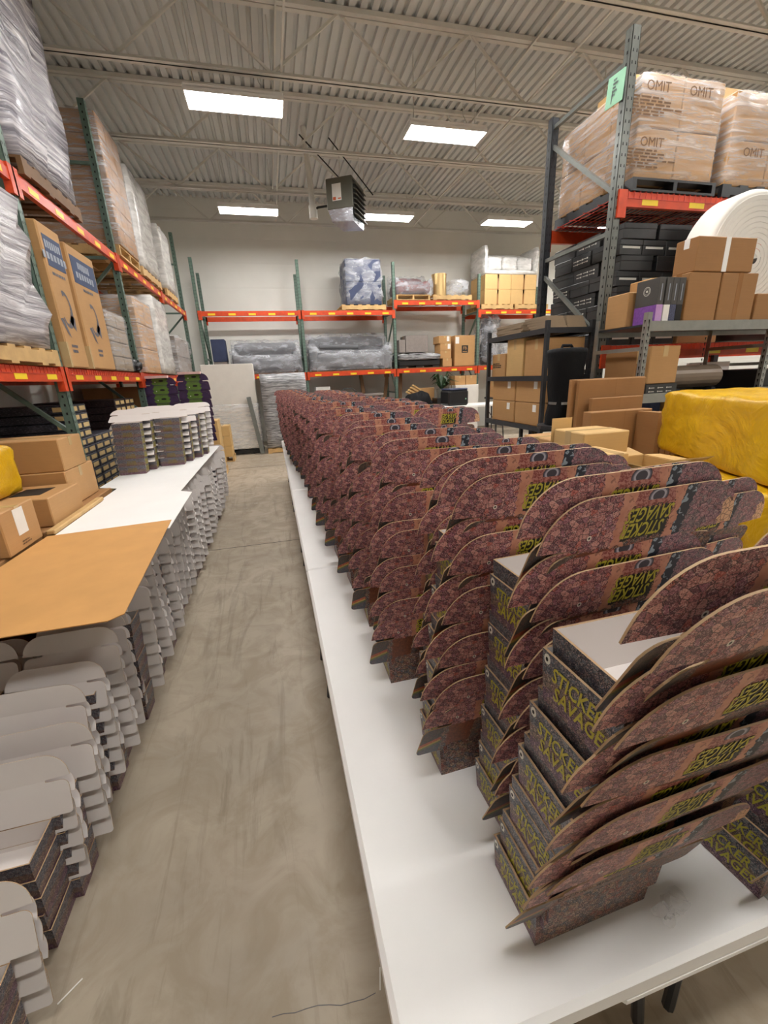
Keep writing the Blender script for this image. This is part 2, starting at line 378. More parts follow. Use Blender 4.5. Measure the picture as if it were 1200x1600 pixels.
def print_lines(rows, w, h, mat, parent, fn, seed=1, name='small_print'):
    """rows of broken dashes: print too small to read"""
    rg = random.Random(seed); b = MB()
    for r in range(rows):
        x = -w/2; y1 = h/2-h*r/rows; y0 = y1-h/rows*.55; end = w/2*rg.uniform(.1, 1)
        while x < end:
            x2 = min(end, x+w*rg.uniform(.08, .2)); b.face([fn(x, y0), fn(x2, y0), fn(x2, y1), fn(x, y1)]); x = x2+w*.03
    o = b.obj(name, mat, parent); o['kind'] = 'stuff'; return o
def face_front(x, y, z): return lambda a, b: (x+a, y, z+b)            # faces -Y
def face_right(x, y, z): return lambda a, b: (x, y+a, z+b)            # faces +X
def face_left(x, y, z): return lambda a, b: (x, y-a, z+b)             # faces -X

ORD = ['first', 'second', 'third', 'fourth', 'fifth', 'sixth', 'seventh', 'eighth', 'ninth', 'tenth', 'eleventh', 'twelfth', 'thirteenth', 'fourteenth', 'fifteenth', 'sixteenth', 'seventeenth', 'eighteenth', 'nineteenth', 'twentieth'] + ['%dth' % k if k % 10 not in (1, 2, 3) else '%d%s' % (k, {1: 'st', 2: 'nd', 3: 'rd'}[k % 10]) for k in range(21, 60)]
# ------------------------------------------------------------------ room shell
XL, XR, YB, YF, ZC = -3.05, 12.5, -6.0, 13.4, 6.28
def shell():
    b = MB(); b.box(XL-.2, XR+.2, YB-.2, YF+.2, -.2, 0); tag(b.obj('floor', 'concrete'), 'stained grey concrete warehouse floor', kind='structure')
    fl = bpy.data.objects['floor']
    b = MB(); b.box(XL, XR, 9.325, 9.337, 0.0, 0.0015); b.box(XL, XR, 4.62, 4.628, 0, 0.0012); b.obj('control_joint', 'slot_dark', fl)
    rg = random.Random(4); pts = [onZ(425+18*k, 1592-4.2*k+rg.uniform(-5, 5), 0) for k in range(10)]; b = MB()
    for p, q in zip(pts[:-1], pts[1:]): b.bar((p[0], p[1], .0004), (q[0], q[1], .0004), .0016, .0008)
    b.obj('crack', 'ink_grey', fl)
    for nm, a in (('wall_back', (XL-.2, XR+.2, YF, YF+.2, 0, ZC+.1)), ('wall_left', (XL-.2, XL, YB, YF, 0, ZC+.1)), ('wall_right', (XR, XR+.2, YB, YF, 0, ZC+.1)), ('wall_rear', (XL-.2, XR+.2, YB-.2, YB, 0, ZC+.1))):
        b = MB(); b.box(*a); tag(b.obj(nm, 'wall_paint'), 'off-white painted warehouse wall', kind='structure')
    # fluted steel deck, 15 cm pitch, flutes run along the hall
    b = MB(); p = 0.1525; n = int((XR-XL)/p)+1; prof = []
    for i in range(n):
        x = XL+i*p; prof += [(x, ZC), (x+.085, ZC), (x+.098, ZC+.045), (x+.140, ZC+.045)]
    for (x0, z0), (x1, z1) in zip(prof[:-1], prof[1:]): b.face([(x0, YB, z0), (x0, YF, z0), (x1, YF, z1), (x1, YB, z1)])
    b.box(XL, XR, YB, YF, ZC+.06, ZC+.1)
    tag(b.obj('ceiling', 'ceiling_paint'), 'fluted steel roof deck painted off-white', kind='structure')
    for k in range(7):                                    # open-web joists across the hall
        Y = 12.52-1.83*k; e = empty('trim_%d' % (k+1), (0, Y, 0)); tag(e, 'open-web steel roof joist', kind='structure')
        c = MB(); c.box(XL, XR, -.075, -.008, ZC-.06, ZC-.004); c.box(XL, XR, .008, .075, ZC-.06, ZC-.004); c.obj('top_chord', 'joist_paint', e)
        zb = 5.50
        c = MB(); c.box(XL, XR, -.06, -.006, zb, zb+.006); c.box(XL, XR, -.012, -.006, zb, zb+.055); c.box(XL, XR, .006, .06, zb, zb+.006); c.box(XL, XR, .006, .012, zb, zb+.055); c.obj('bottom_chord', 'joist_paint', e)
        x = XL+.25 - (k % 2)*.4; up = True; me = None
        while x < XR-1.3:
            c = MB(); z0, z1 = (zb+.03, ZC-.04) if up else (ZC-.04, zb+.03)
            x1 = x+.92
            if x > XL and x < 11: 
                c.bar((x, 0, z0), (x1, 0, z1), .03, .03); c.obj('web_bar', 'joist_paint', e)
            x = x1; up = not up
    # bridging rods along the hall
    for i, x in enumerate((0.6, 4.2)):
        b = MB(); b.bar((x, -1, 5.56), (x, 12.5, 5.56), .025); b.bar((x, -1, 6.2), (x, 12.5, 6.2), .025); tag(b.obj('trim_%d' % (8+i), 'joist_paint'), 'thin steel bridging rods under the roof deck', kind='structure')
shell()

# ------------------------------------------------------------------ ceiling lamps
def lamps():
    words = {(0, 1): 'largest ceiling lamp in view, upper left over the aisle', (1, 1): 'large ceiling lamp, upper right of the hanging heater', (0, 0): 'small ceiling lamp by back wall, left of the heater', (1, 0): 'small ceiling lamp partly behind the hanging heater', (2, 0): 'small ceiling lamp by back wall, rightmost in view'}
    for j, Y in enumerate((10.98, 7.2, 3.4, -0.4)):
        for i, X in enumerate((-0.02, 3.05, 6.15, 9.3)):
            Yl = Y+(.25 if (i == 1 and j == 1) else 0)
            e = empty('ceiling_lamp', (X, Yl, 5.25), 0, words.get((i, j), 'unseen ceiling lamp %s the viewer, %s from the left wall' % (('over', 'behind')[j-2], ORD[i]) if j >= 2 else 'unseen ceiling lamp right of the picture, %s row from back wall, %s' % (ORD[j], ('', '', 'nearer the picture', 'by the right wall')[i])), 'lamp', 'white rectangular ceiling lamps')
            b = MB(); b.cbox(-.62, .62, -.21, .21, .03, .09, .015); b.box(-.62, -.605, -.21, .21, -.005, .05); b.box(.605, .62, -.21, .21, -.005, .05)
            b.box(-.605, .605, -.21, -.198, 0.0, .05); b.box(-.605, .605, .198, .21, 0.0, .05); b.obj('housing', 'white_plastic', e)
            b = MB(); b.box(-.6, .6, -.195, .195, .005, .02); b.obj('diffuser', 'lamp_glow', e)
            b = MB()
            for x in (-.5, .5): b.bar((x, 0, .09), (x, 0, .97), .012)
            b.tube([(.35, 0, .09), (.38, .02, .2), (.33, .05, .3), (.3, 0, .42)], .008, 6); b.obj('hanger', 'joist_paint', e)
lamps()

# ------------------------------------------------------------------ pallet racks
def rack(name, label, T, frames, depth, height, levels, postmat, skip=(), slots=True, decks=(), rearmat=None, heights=None, bz=None):
    """T(u,v,z)->world (u along the beams, v into the rack). levels: {bay index: [z,...]} top of beam"""
    e = empty(name, T(frames[0], 0, 0), 0, label, 'pallet rack'); o0 = Vector(T(frames[0], 0, 0))
    P = lambda u, v, z: tuple(Vector(T(u, v, z))-o0)
    def bx(b, u0, u1, v0, v1, z0, z1, mi=0):
        pts = [P(u0, v0, z0), P(u1, v0, z0), P(u1, v1, z0), P(u0, v1, z0), P(u0, v0, z1), P(u1, v0, z1), P(u1, v1, z1), P(u0, v1, z1)]; b.hexa(pts, mi)
    for fi, u in enumerate(frames):
        for v, vd in ((0.0, 1), (depth-.075, -1)):
            hgt = (heights or {}).get(fi, height) - (0.12 if v else 0)
            b = MB(); w = .0375
            bx(b, u-w, u+w, v, v+.004, 0, hgt); bx(b, u-w, u+w, v+.071, v+.075, 0, hgt) if False else None
            bx(b, u-w, u-w+.004, v, v+.075, 0, hgt); bx(b, u+w-.004, u+w, v, v+.075, 0, hgt); bx(b, u-w-.02, u+w+.02, v-.02, v+.095, 0, .008)
            bx(b, u-w, u+w, v+.03, v+.034, 0, hgt)
            p = b.obj('post', (rearmat or postmat) if v else postmat, e)
            if slots:
                s = MB(); z = .15
                while z < hgt-.05:
                    for d in (-.017, .017):
                        s.face([P(u+d-.006, v-.001, z), P(u+d+.006, v-.001, z), P(u+d+.004, v-.001, z+.022), P(u+d-.004, v-.001, z+.022)])
                    for sd in (-w-.001, w+.001):
                        s.face([P(u+sd, v+.03, z), P(u+sd, v+.045, z), P(u+sd, v+.045, z+.022), P(u+sd, v+.03, z+.022)])
                    z += .0762
                so = s.obj('slots', 'slot_dark', p); so['kind'] = 'stuff'
        H = (heights or {}).get(fi, height)-.15
        zz = list(bz or np.arange(.25, H, 1.05))
        for i, z in enumerate(zz):
            b = MB(); b.bar(P(u, .05, z), P(u, depth-.05, z), .035, .035); b.obj('brace', postmat, e)
            if i+1 < len(zz):
                b = MB(); a, c = (.05, depth-.05) if i % 2 else (depth-.05, .05)
                if bz: b.bar(P(u, .05, z+.3), P(u, depth-.05, zz[i+1]-.15), .035, .035)
                else: b.bar(P(u, a, z+.05), P(u, c, zz[i+1]-.05), .035, .035)
                b.obj('brace', postmat, e)
    for bay, zs in levels.items():
        u0, u1 = frames[bay]+.0375, frames[bay+1]-.0375
        for z in zs:
            for v, s in ((-.012, 1), (depth-.033, -1)):
                b = MB(); bx(b, u0, u1, v, v+.045, z-.115, z-.03); bx(b, u0, u1, v+(.012 if s > 0 else 0), v+(.045 if s > 0 else .033), z-.03, z)
                p = b.obj('beam', 'rack_orange', e)
                if s > 0:
                    n = 5
                    for k in range(n):
                        uc = u0+(u1-u0)*(k+.55)/n; lb = MB(); bx(lb, uc-.085, uc+.085, v-.002, v, z-.098, z-.052); lb.obj('beam_label', 'label_yellow', p)
                for uc in (u0, u1):
                    c = MB(); d = .03 if uc == u0 else -.03
                    bx(c, min(uc-.05*(d > 0), uc+d*1.2, uc+.05*(d < 0)), max(uc-.05*(d > 0), uc+d*1.2, uc+.05*(d < 0)), v-.006 if s > 0 else v, v+.05, z-.2, z+.01)
                    c.obj('beam_connector', 'rack_orange', e)
            if (bay, z) in decks or decks == 'all':
                d = MB(); u = u0+.05
                while u < u1:
                    bx(d, u-.003, u+.003, 0.0, depth-.01, z, z+.006); bx(d, u-.003, u+.003, -.016, -.012, z-.05, z+.006); bx(d, u-.003, u+.003, -.016, .002, z, z+.006); u += .06
                for v in (.1, .3, .5, .7, .9): 
                    if v < depth: bx(d, u0, u1, v, v+.006, z-.006, z)
                bx(d, u0, u1, -.0165, -.0125, z-.055, z-.049)
                do = d.obj('wire_deck', 'rack_red', e); do['kind'] = 'stuff'
    return e
TL = lambda u, v, z: (-1.80-v, u, z)
TB = lambda u, v, z: (u, 12.0+v, z)
TR = lambda u, v, z: (u, 3.63+v, z)
ZU, ZLo = 3.44, 1.93
rack('pallet_rack', 'long green-post pallet rack with orange beams along left wall', TL, [-0.4, 2.1, 4.6, 7.1, 9.6, 12.05], 1.07, 5.1, {0: [ZU, ZLo], 1: [ZU, ZLo], 2: [ZU, ZLo], 3: [ZU, ZLo], 4: [ZU, ZLo]}, 'rack_green', decks=[(0, ZLo), (1, ZLo), (2, ZLo), (3, ZLo), (4, ZLo)], heights={4: 3.3})
rack('pallet_rack', 'green-post pallet rack with orange beams across back wall', TB, [-1.50, 0.98, 3.48, 5.97, 8.45], 1.07, 4.6, {0: [ZU, ZLo], 1: [ZU, ZLo], 2: [3.68, ZLo], 3: [ZU, ZLo]}, 'rack_green', heights={3: 4.35, 4: 4.35})
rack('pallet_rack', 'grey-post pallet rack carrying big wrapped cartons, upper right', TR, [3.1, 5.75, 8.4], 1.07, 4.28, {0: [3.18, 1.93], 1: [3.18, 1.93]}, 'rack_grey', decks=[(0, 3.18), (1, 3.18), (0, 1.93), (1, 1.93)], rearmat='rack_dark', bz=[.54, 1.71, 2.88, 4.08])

# ------------------------------------------------------------------ pallets, cartons, wraps
_pal = {}
def pallet(x0, x1, y0, y1, z, label, mat='wood', group=None, h=.13):
    e = empty('pallet', ((x0+x1)/2, (y0+y1)/2, z), 0, label, 'pallet', group); a, c = (x1-x0)/2, (y1-y0)/2; alongx = a >= c
    n = 6; L = a if alongx else c; W = c if alongx else a
    def q(b, p0, p1, r0, r1, z0, z1):
        b.box(p0, p1, r0, r1, z0, z1) if alongx else b.box(r0, r1, p0, p1, z0, z1)
    for k in (-1, 0, 1):
        b = MB(); q(b, -L, L, k*(W-.02)-.02, k*(W-.02)+.02, .018, h-.018); b.obj('stringer', mat, e)
    for k in range(n):
        p = -L+.05+(2*L-.1)*k/(n-1)
        b = MB(); q(b, p-.05, p+.05, -W, W, h-.018, h); b.obj('deck_board', mat, e)
        if k % 2 == 0 or k == n-1: b = MB(); q(b, p-.05, p+.05, -W, W, 0, .018); b.obj('bottom_board', mat, e)
    return e
def carton(label, x0, x1, y0, y1, z0, z1, mat='kraft', rz=0.0, tape='front', sticker=None, group=None, name='carton', tapemat='tape_tan', open_=False, cat='box', text=None):
    cx, cy = (x0+x1)/2, (y0+y1)/2; e = empty(name, (cx, cy, z0), rz, label, cat, group); a, c, h = (x1-x0)/2, (y1-y0)/2, z1-z0
    if open_:
        b = MB(); t = .005
        b.box(-a, a, -c, -c+t, 0, h); b.box(-a, a, c-t, c, 0, h); b.box(-a, -a+t, -c, c, 0, h); b.box(a-t, a, -c, c, 0, h); b.box(-a, a, -c, c, 0, t); b.obj('body', mat, e)
        for (p, q, u, v) in (((-a, -c), (a, -c), 0, -1), ((-a, c), (a, c), 0, 1), ((-a, -c), (-a, c), -1, 0), ((a, -c), (a, c), 1, 0)):
            ang = random.uniform(.2, 1.1); L = min(a, c)*.9; ou, oz = math.cos(ang)*L, math.sin(ang)*L*(1 if random.random() < .6 else -.2)
            f = MB(); P = [(p[0], p[1], h), (q[0], q[1], h), (q[0]+u*ou, q[1]+v*ou, h+oz), (p[0]+u*ou, p[1]+v*ou, h+oz)]
            f.hexa(P+[(k[0], k[1], k[2]+.004) for k in P]); f.obj('flap', mat, e)
    else:
        b = MB(); b.cbox(-a, a, -c, c, 0, h, .006); b.obj('body', mat, e)
        g = MB()
        if a >= c: g.box(-a+.004, a-.004, -.0015, .0015, h-.002, h+.0006)
        else: g.box(-.0015, .0015, -c+.004, c-.004, h-.002, h+.0006)
        g.obj('flap_seam', 'ink_brown', e)
        tw = .024; t = MB()
        if a >= c:
            t.box(-a, a, -tw, tw, h, h+.0012); t.box(-a-.0012, -a, -tw, tw, h*.72, h+.0012); t.box(a, a+.0012, -tw, tw, h*.72, h+.0012)
        else:
            t.box(-tw, tw, -c, c, h, h+.0012); t.box(-tw, tw, -c-.0012, -c, h*.72, h+.0012); t.box(-tw, tw, c, c+.0012, h*.72, h+.0012)
        t.obj('tape', tapemat, e)
        if tape == 'belt': t = MB(); t.box(-tw, tw, -c-.0012, -c, 0, h); t.obj('tape', tapemat, e)
    for s in (sticker or []):
        f, u, z, w, hh = s; b = MB()
        if f == 'front': b.box(u-w/2, u+w/2, -c-.002, -c, z-hh/2, z+hh/2)
        elif f == 'right': b.box(a, a+.002, u-w/2, u+w/2, z-hh/2, z+hh/2)
        elif f == 'left': b.box(-a-.002, -a, u-w/2, u+w/2, z-hh/2, z+hh/2)
        b.obj('sticker', 'paper_white', e)
    for s in (text or []):
        st, f, u, z, size, m = s
        fn = {'front': face_front(u, -c-.002, z), 'right': face_right(a+.002, u, z), 'left': face_left(-a-.002, u, z)}[f]
        if st[0] == '#': print_lines(int(st[1]), size*4, size, m, e, fn)
        else: text_part(st, size, m, e, fn)
    return e
def shell_mesh(x0, x1, y0, y1, z0, z1, n=8, amp=.02, rnd=.12, seed=0, bottom=True):
    """rounded, wrinkled box skin (subdivided)"""
    rg = random.Random(seed); b = MB(); V = {}; cx, cy, cz = (x0+x1)/2, (y0+y1)/2, (z0+z1)/2; hx, hy, hz = (x1-x0)/2, (y1-y0)/2, (z1-z0)/2
    def vid(i, j, k):
        if (i, j, k) not in V:
            p = Vector(((i/n*2-1)*hx, (j/n*2-1)*hy, (k/n*2-1)*hz)); r = min(rnd, hx, hy, hz)
            q = Vector((max(-hx+r, min(hx-r, p.x)), max(-hy+r, min(hy-r, p.y)), max(-hz+r, min(hz-r, p.z)))); d = p-q
            if d.length > 1e-6: p = q+d.normalized()*r
            p += Vector((rg.uniform(-amp, amp), rg.uniform(-amp, amp), rg.uniform(-amp, amp) if k else 0))
            V[i, j, k] = len(b.v); b.v.append((cx+p.x, cy+p.y, max(z0, cz+p.z)))
        return V[i, j, k]
    def quad(*q): b.f.append(tuple(vid(*p) for p in q)); b.m.append(0); b.uv += [(0, 0)]*4
    for i in range(n):
        for j in range(n):
            quad((i, j, n), (i+1, j, n), (i+1, j+1, n), (i, j+1, n))
            if bottom: quad((i, j, 0), (i, j+1, 0), (i+1, j+1, 0), (i+1, j, 0))
            quad((i, 0, j), (i+1, 0, j), (i+1, 0, j+1), (i, 0, j+1)); quad((i, n, j), (i, n, j+1), (i+1, n, j+1), (i+1, n, j))
            quad((0, i, j), (0, i, j+1), (0, i+1, j+1), (0, i+1, j)); quad((n, i, j), (n, i+1, j), (n, i+1, j+1), (n, i, j+1))
    return b
def wrapped(label, x0, x1, y0, y1, z0, z1, nx, ny, nz, mat='kraft', wrap='film_clear', seed=1, group=None, cat='wrapped load', text=None, gap=.004, name='wrapped_load', amp=.012, out=.015):
    e = empty(name, ((x0+x1)/2, (y0+y1)/2, z0), 0, label, cat, group); a, c, h = (x1-x0)/2, (y1-y0)/2, z1-z0
    if nx:
        for i in range(nx):
            for j in range(ny):
                if 0 < i < nx-1 and 0 < j < ny-1: continue
                for k in range(nz):
                    b = MB(); b.cbox(-a+2*a*i/nx+gap, -a+2*a*(i+1)/nx-gap, -c+2*c*j/ny+gap, -c+2*c*(j+1)/ny-gap, h*k/nz+gap*(k > 0), h*(k+1)/nz-gap, .008); b.obj('carton', mat, e)
    b = shell_mesh(-a-out, a+out, -c-out, c+out, 0, h+out, 7, amp, .03, seed); b.obj('stretch_wrap', wrap, e, True)
    for s in (text or []):
        st, f, u, z, size, m = s
        fn = {'front': face_front(u, -c-.012, z), 'right': face_right(a+.012, u, z), 'left': face_left(-a-.012, u, z)}[f]
        if st[0] == '#': print_lines(int(st[1]), size*4, size, m, e, fn)
        else: text_part(st, size, m, e, fn)
    return e

# ------------------------------------------------------------------ left rack loads
def left_rack_loads():
    X1, X0 = -1.76, -2.82; zu, zl = ZU+.012, ZLo+.012
    def up(y0, y1, label, **k): return pallet(X0, X1, y0, y1, zu, label, **k)
    up(4.75, 5.92, 'dark wooden pallet under silver-wrapped load, top left corner', mat='wood_dark', group='pallets on the left rack')
    wrapped('silver stretch-wrapped tall load, top left corner on the upper rack level', X0+.02, X1, 4.78, 5.88, zu+.13, 5.42, 0, 0, 0, wrap='wrap_silver', seed=3, amp=.035)
    up(7.17, 8.12, 'wooden pallet under wrapped brown cartons, upper left level, overhanging the beam', group='pallets on the left rack')
    wrapped('tall wrapped stack of brown cartons, upper left level behind green post', X0+.03, X1+.02, 7.2, 8.08, zu+.13, 5.06, 2, 3, 6, 'kraft_brown', seed=4)
    up(8.3, 9.55, 'wooden pallet under white-wrapped cartons, upper left level', group='pallets on the left rack')
    wrapped('white-wrapped tall load with pale corner board, third along upper left level', X0+.03, X1, 8.42, 9.5, zu+.13, 4.98, 2, 3, 7, 'kraft_grey', 'film_white', seed=5)
    up(10.0, 11.1, 'wooden pallet under the farthest wrapped load, upper left level', group='pallets on the left rack')
    wrapped('farthest white-wrapped load on the upper left level', X0+.03, X1, 10.1, 11.0, zu+.13, 4.7, 2, 2, 6, 'kraft_grey', 'film_white', seed=6)
    # lower level
    pallet(X0, X1, 3.3, 4.5, zl, 'wooden pallet under silver-wrapped load, lower left level by green post', group='pallets on the left rack')
    wrapped('silver stretch-wrapped load on the lower left level, cut by the picture edge', X0+.02, X1, 3.28, 4.46, zl+.13, 3.2, 0, 0, 0, wrap='wrap_flat', seed=8, amp=.05)
    def tall(y0, y1, z1, label):
        e = empty('tall_carton', ((X0+X1)/2, (y0+y1)/2, zl), 0, label, 'box', 'tall cartons with blue panel'); a, c, h = (X1-X0)/2, (y1-y0)/2, z1-zl
        b = MB(); b.cbox(-a, a, -c, c, 0, h, .012); b.obj('body', 'kraft', e)
        p = MB(); p.box(a, a+.002, -c+.05, c-.03, h-.34, h-.09); po = p.obj('blue_panel', 'ink_blue', e)
        for dz, wd, hh in ((.16, .30, .06), (.255, .46, .055)):
            q = MB()
            for k in range(7): 
                y = -wd/2+wd*(k+.1)/7; q.box(a+.002, a+.003, y, y+wd*.1, h-dz-hh/2-random.uniform(0, .01), h-dz+hh/2)
            q.obj('panel_lettering', 'ink_pale', po)
        print_lines(1, .26, .045, 'ink_grey', e, face_right(a+.002, 0, h*.66), 2); print_lines(2, .2, .09, 'ink_grey', e, face_right(a+.002, 0, .16), 3)
        q = MB()
        n = 14
        for k in range(n):
            t0, t1 = -2.6+4.4*k/n, -2.6+4.4*(k+1)/n; r0 = .125; r1 = .085+.02*math.sin(t0*2)
            f = lambda t, r: (a+.002, -.02+math.cos(t)*r, h*.43+math.sin(t)*r*1.3); q.face([f(t0, r1), f(t0, r0), f(t1, r0), f(t1, r1)])
        q.face([(a+.002, -.02, h*.35), (a+.002, .10, h*.28), (a+.002, .12, h*.38), (a+.002, .06, h*.4)])
        q.face([(a+.002, -.2, h*.35), (a+.002, -.14, h*.36), (a+.002, -.05, h*.22), (a+.002, -.11, h*.25)])
        q.obj('printed_emblem', 'ink_grey', e)
        t = MB(); t.box(a-.06, a+.002, -c-.002, -c+.03, 0, .22); t.obj('tape', 'tape_tan', e)
    tall(4.72, 5.14, 3.13, 'tall kraft carton with blue panel, right beside the near green post')
    tall(5.24, 5.93, 3.10, 'tall kraft carton with blue panel, farther of the two')
    wrapped('small wrapped stack of white and brown cartons beside tall cartons', X0+.1, X1-.02, 6.05, 6.75, zl, 2.62, 2, 2, 4, 'kraft_grey', 'film_clear', seed=9)
    wrapped('wrapped brown cartons just past second green post, lower left level', X0+.1, X1, 7.3, 8.25, zl, 2.98, 2, 2, 3, 'kraft', 'film_clear', seed=10)
    wrapped('white-wrapped carton stack, fourth along the lower left level', X0+.1, X1, 8.4, 9.4, zl, 3.18, 2, 2, 3, 'kraft_grey', 'film_white', seed=11)
    wrapped('low wrapped bundle at the far end of lower left level', X0+.1, X1, 9.9, 11.4, zl, 2.7, 2, 2, 2, 'grey_board', 'film_clear', seed=12, amp=.05)
    b = shell_mesh(-.25, .25, -.11, .11, 0, .17, 6, .02, .1, 13); o = b.obj('black_bag', 'black_plastic', None, True); o.location = (-1.98, 6.92, zl); tag(o, 'crumpled black plastic bag by second green post', 'bag')
    # ground level: stacks of dark speckled boxes with beige ends
    def pack_stack(n, X, y0, y1, zt, mat, label, group, ny=2, pitch=.086, zb=.14):
        k = 0; z = zb
        nlev = int((zt-zb)/pitch)
        words = ['first', 'second', 'third', 'fourth', 'fifth', 'sixth', 'seventh', 'eighth', 'ninth', 'tenth', 'eleventh', 'twelfth', 'thirteenth', 'fourteenth', 'fifteenth', 'sixteenth', 'seventeenth', 'eighteenth', 'nineteenth', 'twentieth']
        for i in range(nlev):
            e = empty('flat_box', (X-.45, (y0+y1)/2+random.uniform(-.008, .008), zb+i*pitch), 0, '%s, %s layer from the bottom' % (label, words[i]), 'box', group)
            c = (y1-y0)/2-.004; b = MB(); b.cbox(-.45, .45, -c, c, 0, pitch-.005, .006); b.obj('body', mat, e)
            for q in range(ny):
                y = -c+2*c*(q+.5)/ny; w = c/ny*.72; p = MB(); p.box(.45, .452, y-w, y+w, .02, pitch-.022); p.obj('end_panel', 'beige_panel', e)
                if i > 5 and q == 0 and mat == 'dark_speckle': p = MB(); p.box(.3, .44, -c-.001, -c, .02, pitch-.022); p.obj('end_panel', 'beige_panel', e)
    pallet(-2.86, -1.95, 4.9, 6.05, .0, 'wooden pallet under dark boxes with beige ends', group='floor pallets along the left wall')
    pack_stack(0, -1.95, 4.92, 5.32, 1.63, 'dark_speckle', 'flat dark box with beige end, near taller stack', 'flat dark boxes in the left rack')
    pack_stack(1, -1.95, 5.34, 6.0, 1.3, 'dark_speckle', 'flat dark box with beige end, far lower stack', 'flat dark boxes in the left rack', 3)
    pallet(-2.86, -1.95, 6.2, 7.03, .0, 'wooden pallet under maroon boxes with beige squares', group='floor pallets along the left wall')
    pack_stack(2, -1.95, 6.22, 6.62, 1.62, 'maroon_speckle', 'flat maroon box with beige squares, near stack', 'flat maroon boxes in the left rack', 2)
    pack_stack(3, -1.95, 6.64, 7.03, 1.68, 'maroon_speckle', 'flat maroon box with beige squares, far stack', 'flat maroon boxes in the left rack', 2)
    # more brown loads deep in the lower bays
    carton('large dark brown carton deep under the left rack, beyond maroon boxes', -2.9, -2.0, 7.9, 9.2, 0.0, 1.75, 'kraft_brown')
    wrapped('wrapped pale load at the back under the left rack, near end', -2.95, -2.5, 2.6, 4.4, 0.0, 1.68, 0, 0, 0, wrap='film_white', seed=15)
left_rack_loads()

# ------------------------------------------------------------------ cartons between the left rack and the floor stacks
def left_cartons():
    carton('brown carton with dark print, lowest by brown sheet, left picture edge', -2.2, -1.50, 2.2, 2.95, 0.0, .88, 'kraft_brown')
    carton('brown carton under the cut-open one, beside the white sheets', -2.2, -1.50, 2.98, 4.2, 0.0, .885, 'kraft_brown')
    carton('brown carton with white shipping label, left picture edge', -2.1, -1.47, 2.55, 2.90, .882, 1.13, 'kraft', sticker=[('right', .0, .16, .1, .15)],
           text=[('#3', 'front', .1, .13, .07, 'ink_brown'), ('#2', 'right', .02, .035, .03, 'ink_brown')])
    e = empty('carton', (-1.78, 3.32, .888), 0, 'low carton with a torn opening in its top, beside white sheet', 'box')
    b = MB(); b.cbox(-.3, .3, -.235, .235, 0, .19, .006); b.obj('body', 'kraft', e)
    b = MB(); b.box(.02, .2, -.1, .12, .1895, .1915); b.obj('torn_opening', 'ink_black', e)
    b = MB(); b.box(-.3, .02, -.025, .025, .19, .1915); b.obj('tape', 'tape_tan', e)
    carton('tape-sealed carton under the upper one, behind torn carton', -2.2, -1.56, 3.58, 4.1, .889, 1.16, 'kraft')
    carton('topmost brown carton of the pile by the left rack', -2.16, -1.56, 3.36+.24, 4.0, 1.162, 1.40, 'kraft')
    b = shell_mesh(-.22, .22, -.2, .2, 0, .33, 8, .008, .04, 21); o = b.obj('yellow_bale', 'yellow_bag', None, True); o.location = (-1.955, 3.20, 1.082); tag(o, 'yellow plastic-wrapped bale on cartons, left picture edge', 'bale')
    o = MB(); o.cbox(-.025, .025, -.42, .42, 0, .03, .006); q = o.obj('wood_strip', 'wood'); q.location = (-1.443, 3.35, .875); tag(q, 'varnished wooden strip lying along white sheet edge', 'strip')
left_cartons()

# ------------------------------------------------------------------ back wall: goods in and under the rack
def sofa(label, x0, x1, y0, y1, z, h, fab, seed, roll=False, arms=True, high_left=False):
    e = empty('wrapped_sofa', ((x0+x1)/2, (y0+y1)/2, z), 0, label, 'sofa'); a, c = (x1-x0)/2, (y1-y0)/2
    shell_mesh(-a+.12, a-.12, -c, c-.2, .08, h*.48, 6, .008, .07, seed).obj('seat', fab, e, True)
    shell_mesh(-a+.05, a-.05, c-.3, c, .08, h, 6, .01, .1, seed+1).obj('backrest', fab, e, True)
    for s in (-1, 1):
        if arms: shell_mesh(s*(a-.11)-.11, s*(a-.11)+.11, -c, c, .05, h*.68, 6, .008, .08, seed+2).obj('armrest', fab, e, True)
    b = MB()
    for sx in (-1, 1):
        for sy in (-1, 1): b = MB(); b.box(sx*(a-.12)-.03, sx*(a-.12)+.03, sy*(c-.1)-.03, sy*(c-.1)+.03, 0, .08); b.obj('leg', 'wood_dark', e)
    # loose plastic cover, higher over the back
    g = MB(); nx, ny = 16, 8; rg = random.Random(seed)
    def H(i, j):
        y = j/ny; x = abs(i/nx*2-1)
        hh = h*.52+(h*.53)*max(0, min(1, (y-.45)/.25))
        if arms and x > .78: hh = max(hh, h*.72)
        return hh+.03+rg.uniform(-.02, .02)
    top = [[None]*(ny+1) for _ in range(nx+1)]
    V = []; Fs = []
    for i in range(nx+1):
        for j in range(ny+1): top[i][j] = len(V); V.append((-a-.03+(2*a+.06)*i/nx+rg.uniform(-.015, .015), -c-.03+(2*c+.06)*j/ny+rg.uniform(-.015, .015), H(i, j)))
    for i in range(nx):
        for j in range(ny): Fs.append((top[i][j], top[i+1][j], top[i+1][j+1], top[i][j+1]))
    edge = [top[i][0] for i in range(nx+1)]+[top[nx][j] for j in range(1, ny+1)]+[top[i][ny] for i in range(nx-1, -1, -1)]+[top[0][j] for j in range(ny-1, 0, -1)]
    ring = edge
    for frac in (.6, .3, 0.02):
        nr = []
        for k, vi in enumerate(edge):
            x, y, zz = V[vi]; nr.append(len(V)); V.append((x*1.0+rg.uniform(-.02, .02), y+rg.uniform(-.02, .02), zz*frac+.005))
        for k in range(len(edge)): kk = (k+1) % len(edge); Fs.append((ring[k], nr[k], nr[kk], ring[kk]))
        ring = nr
    g.poly(V, Fs); g.obj('plastic_cover', 'film_sofa', e, True)
    return e
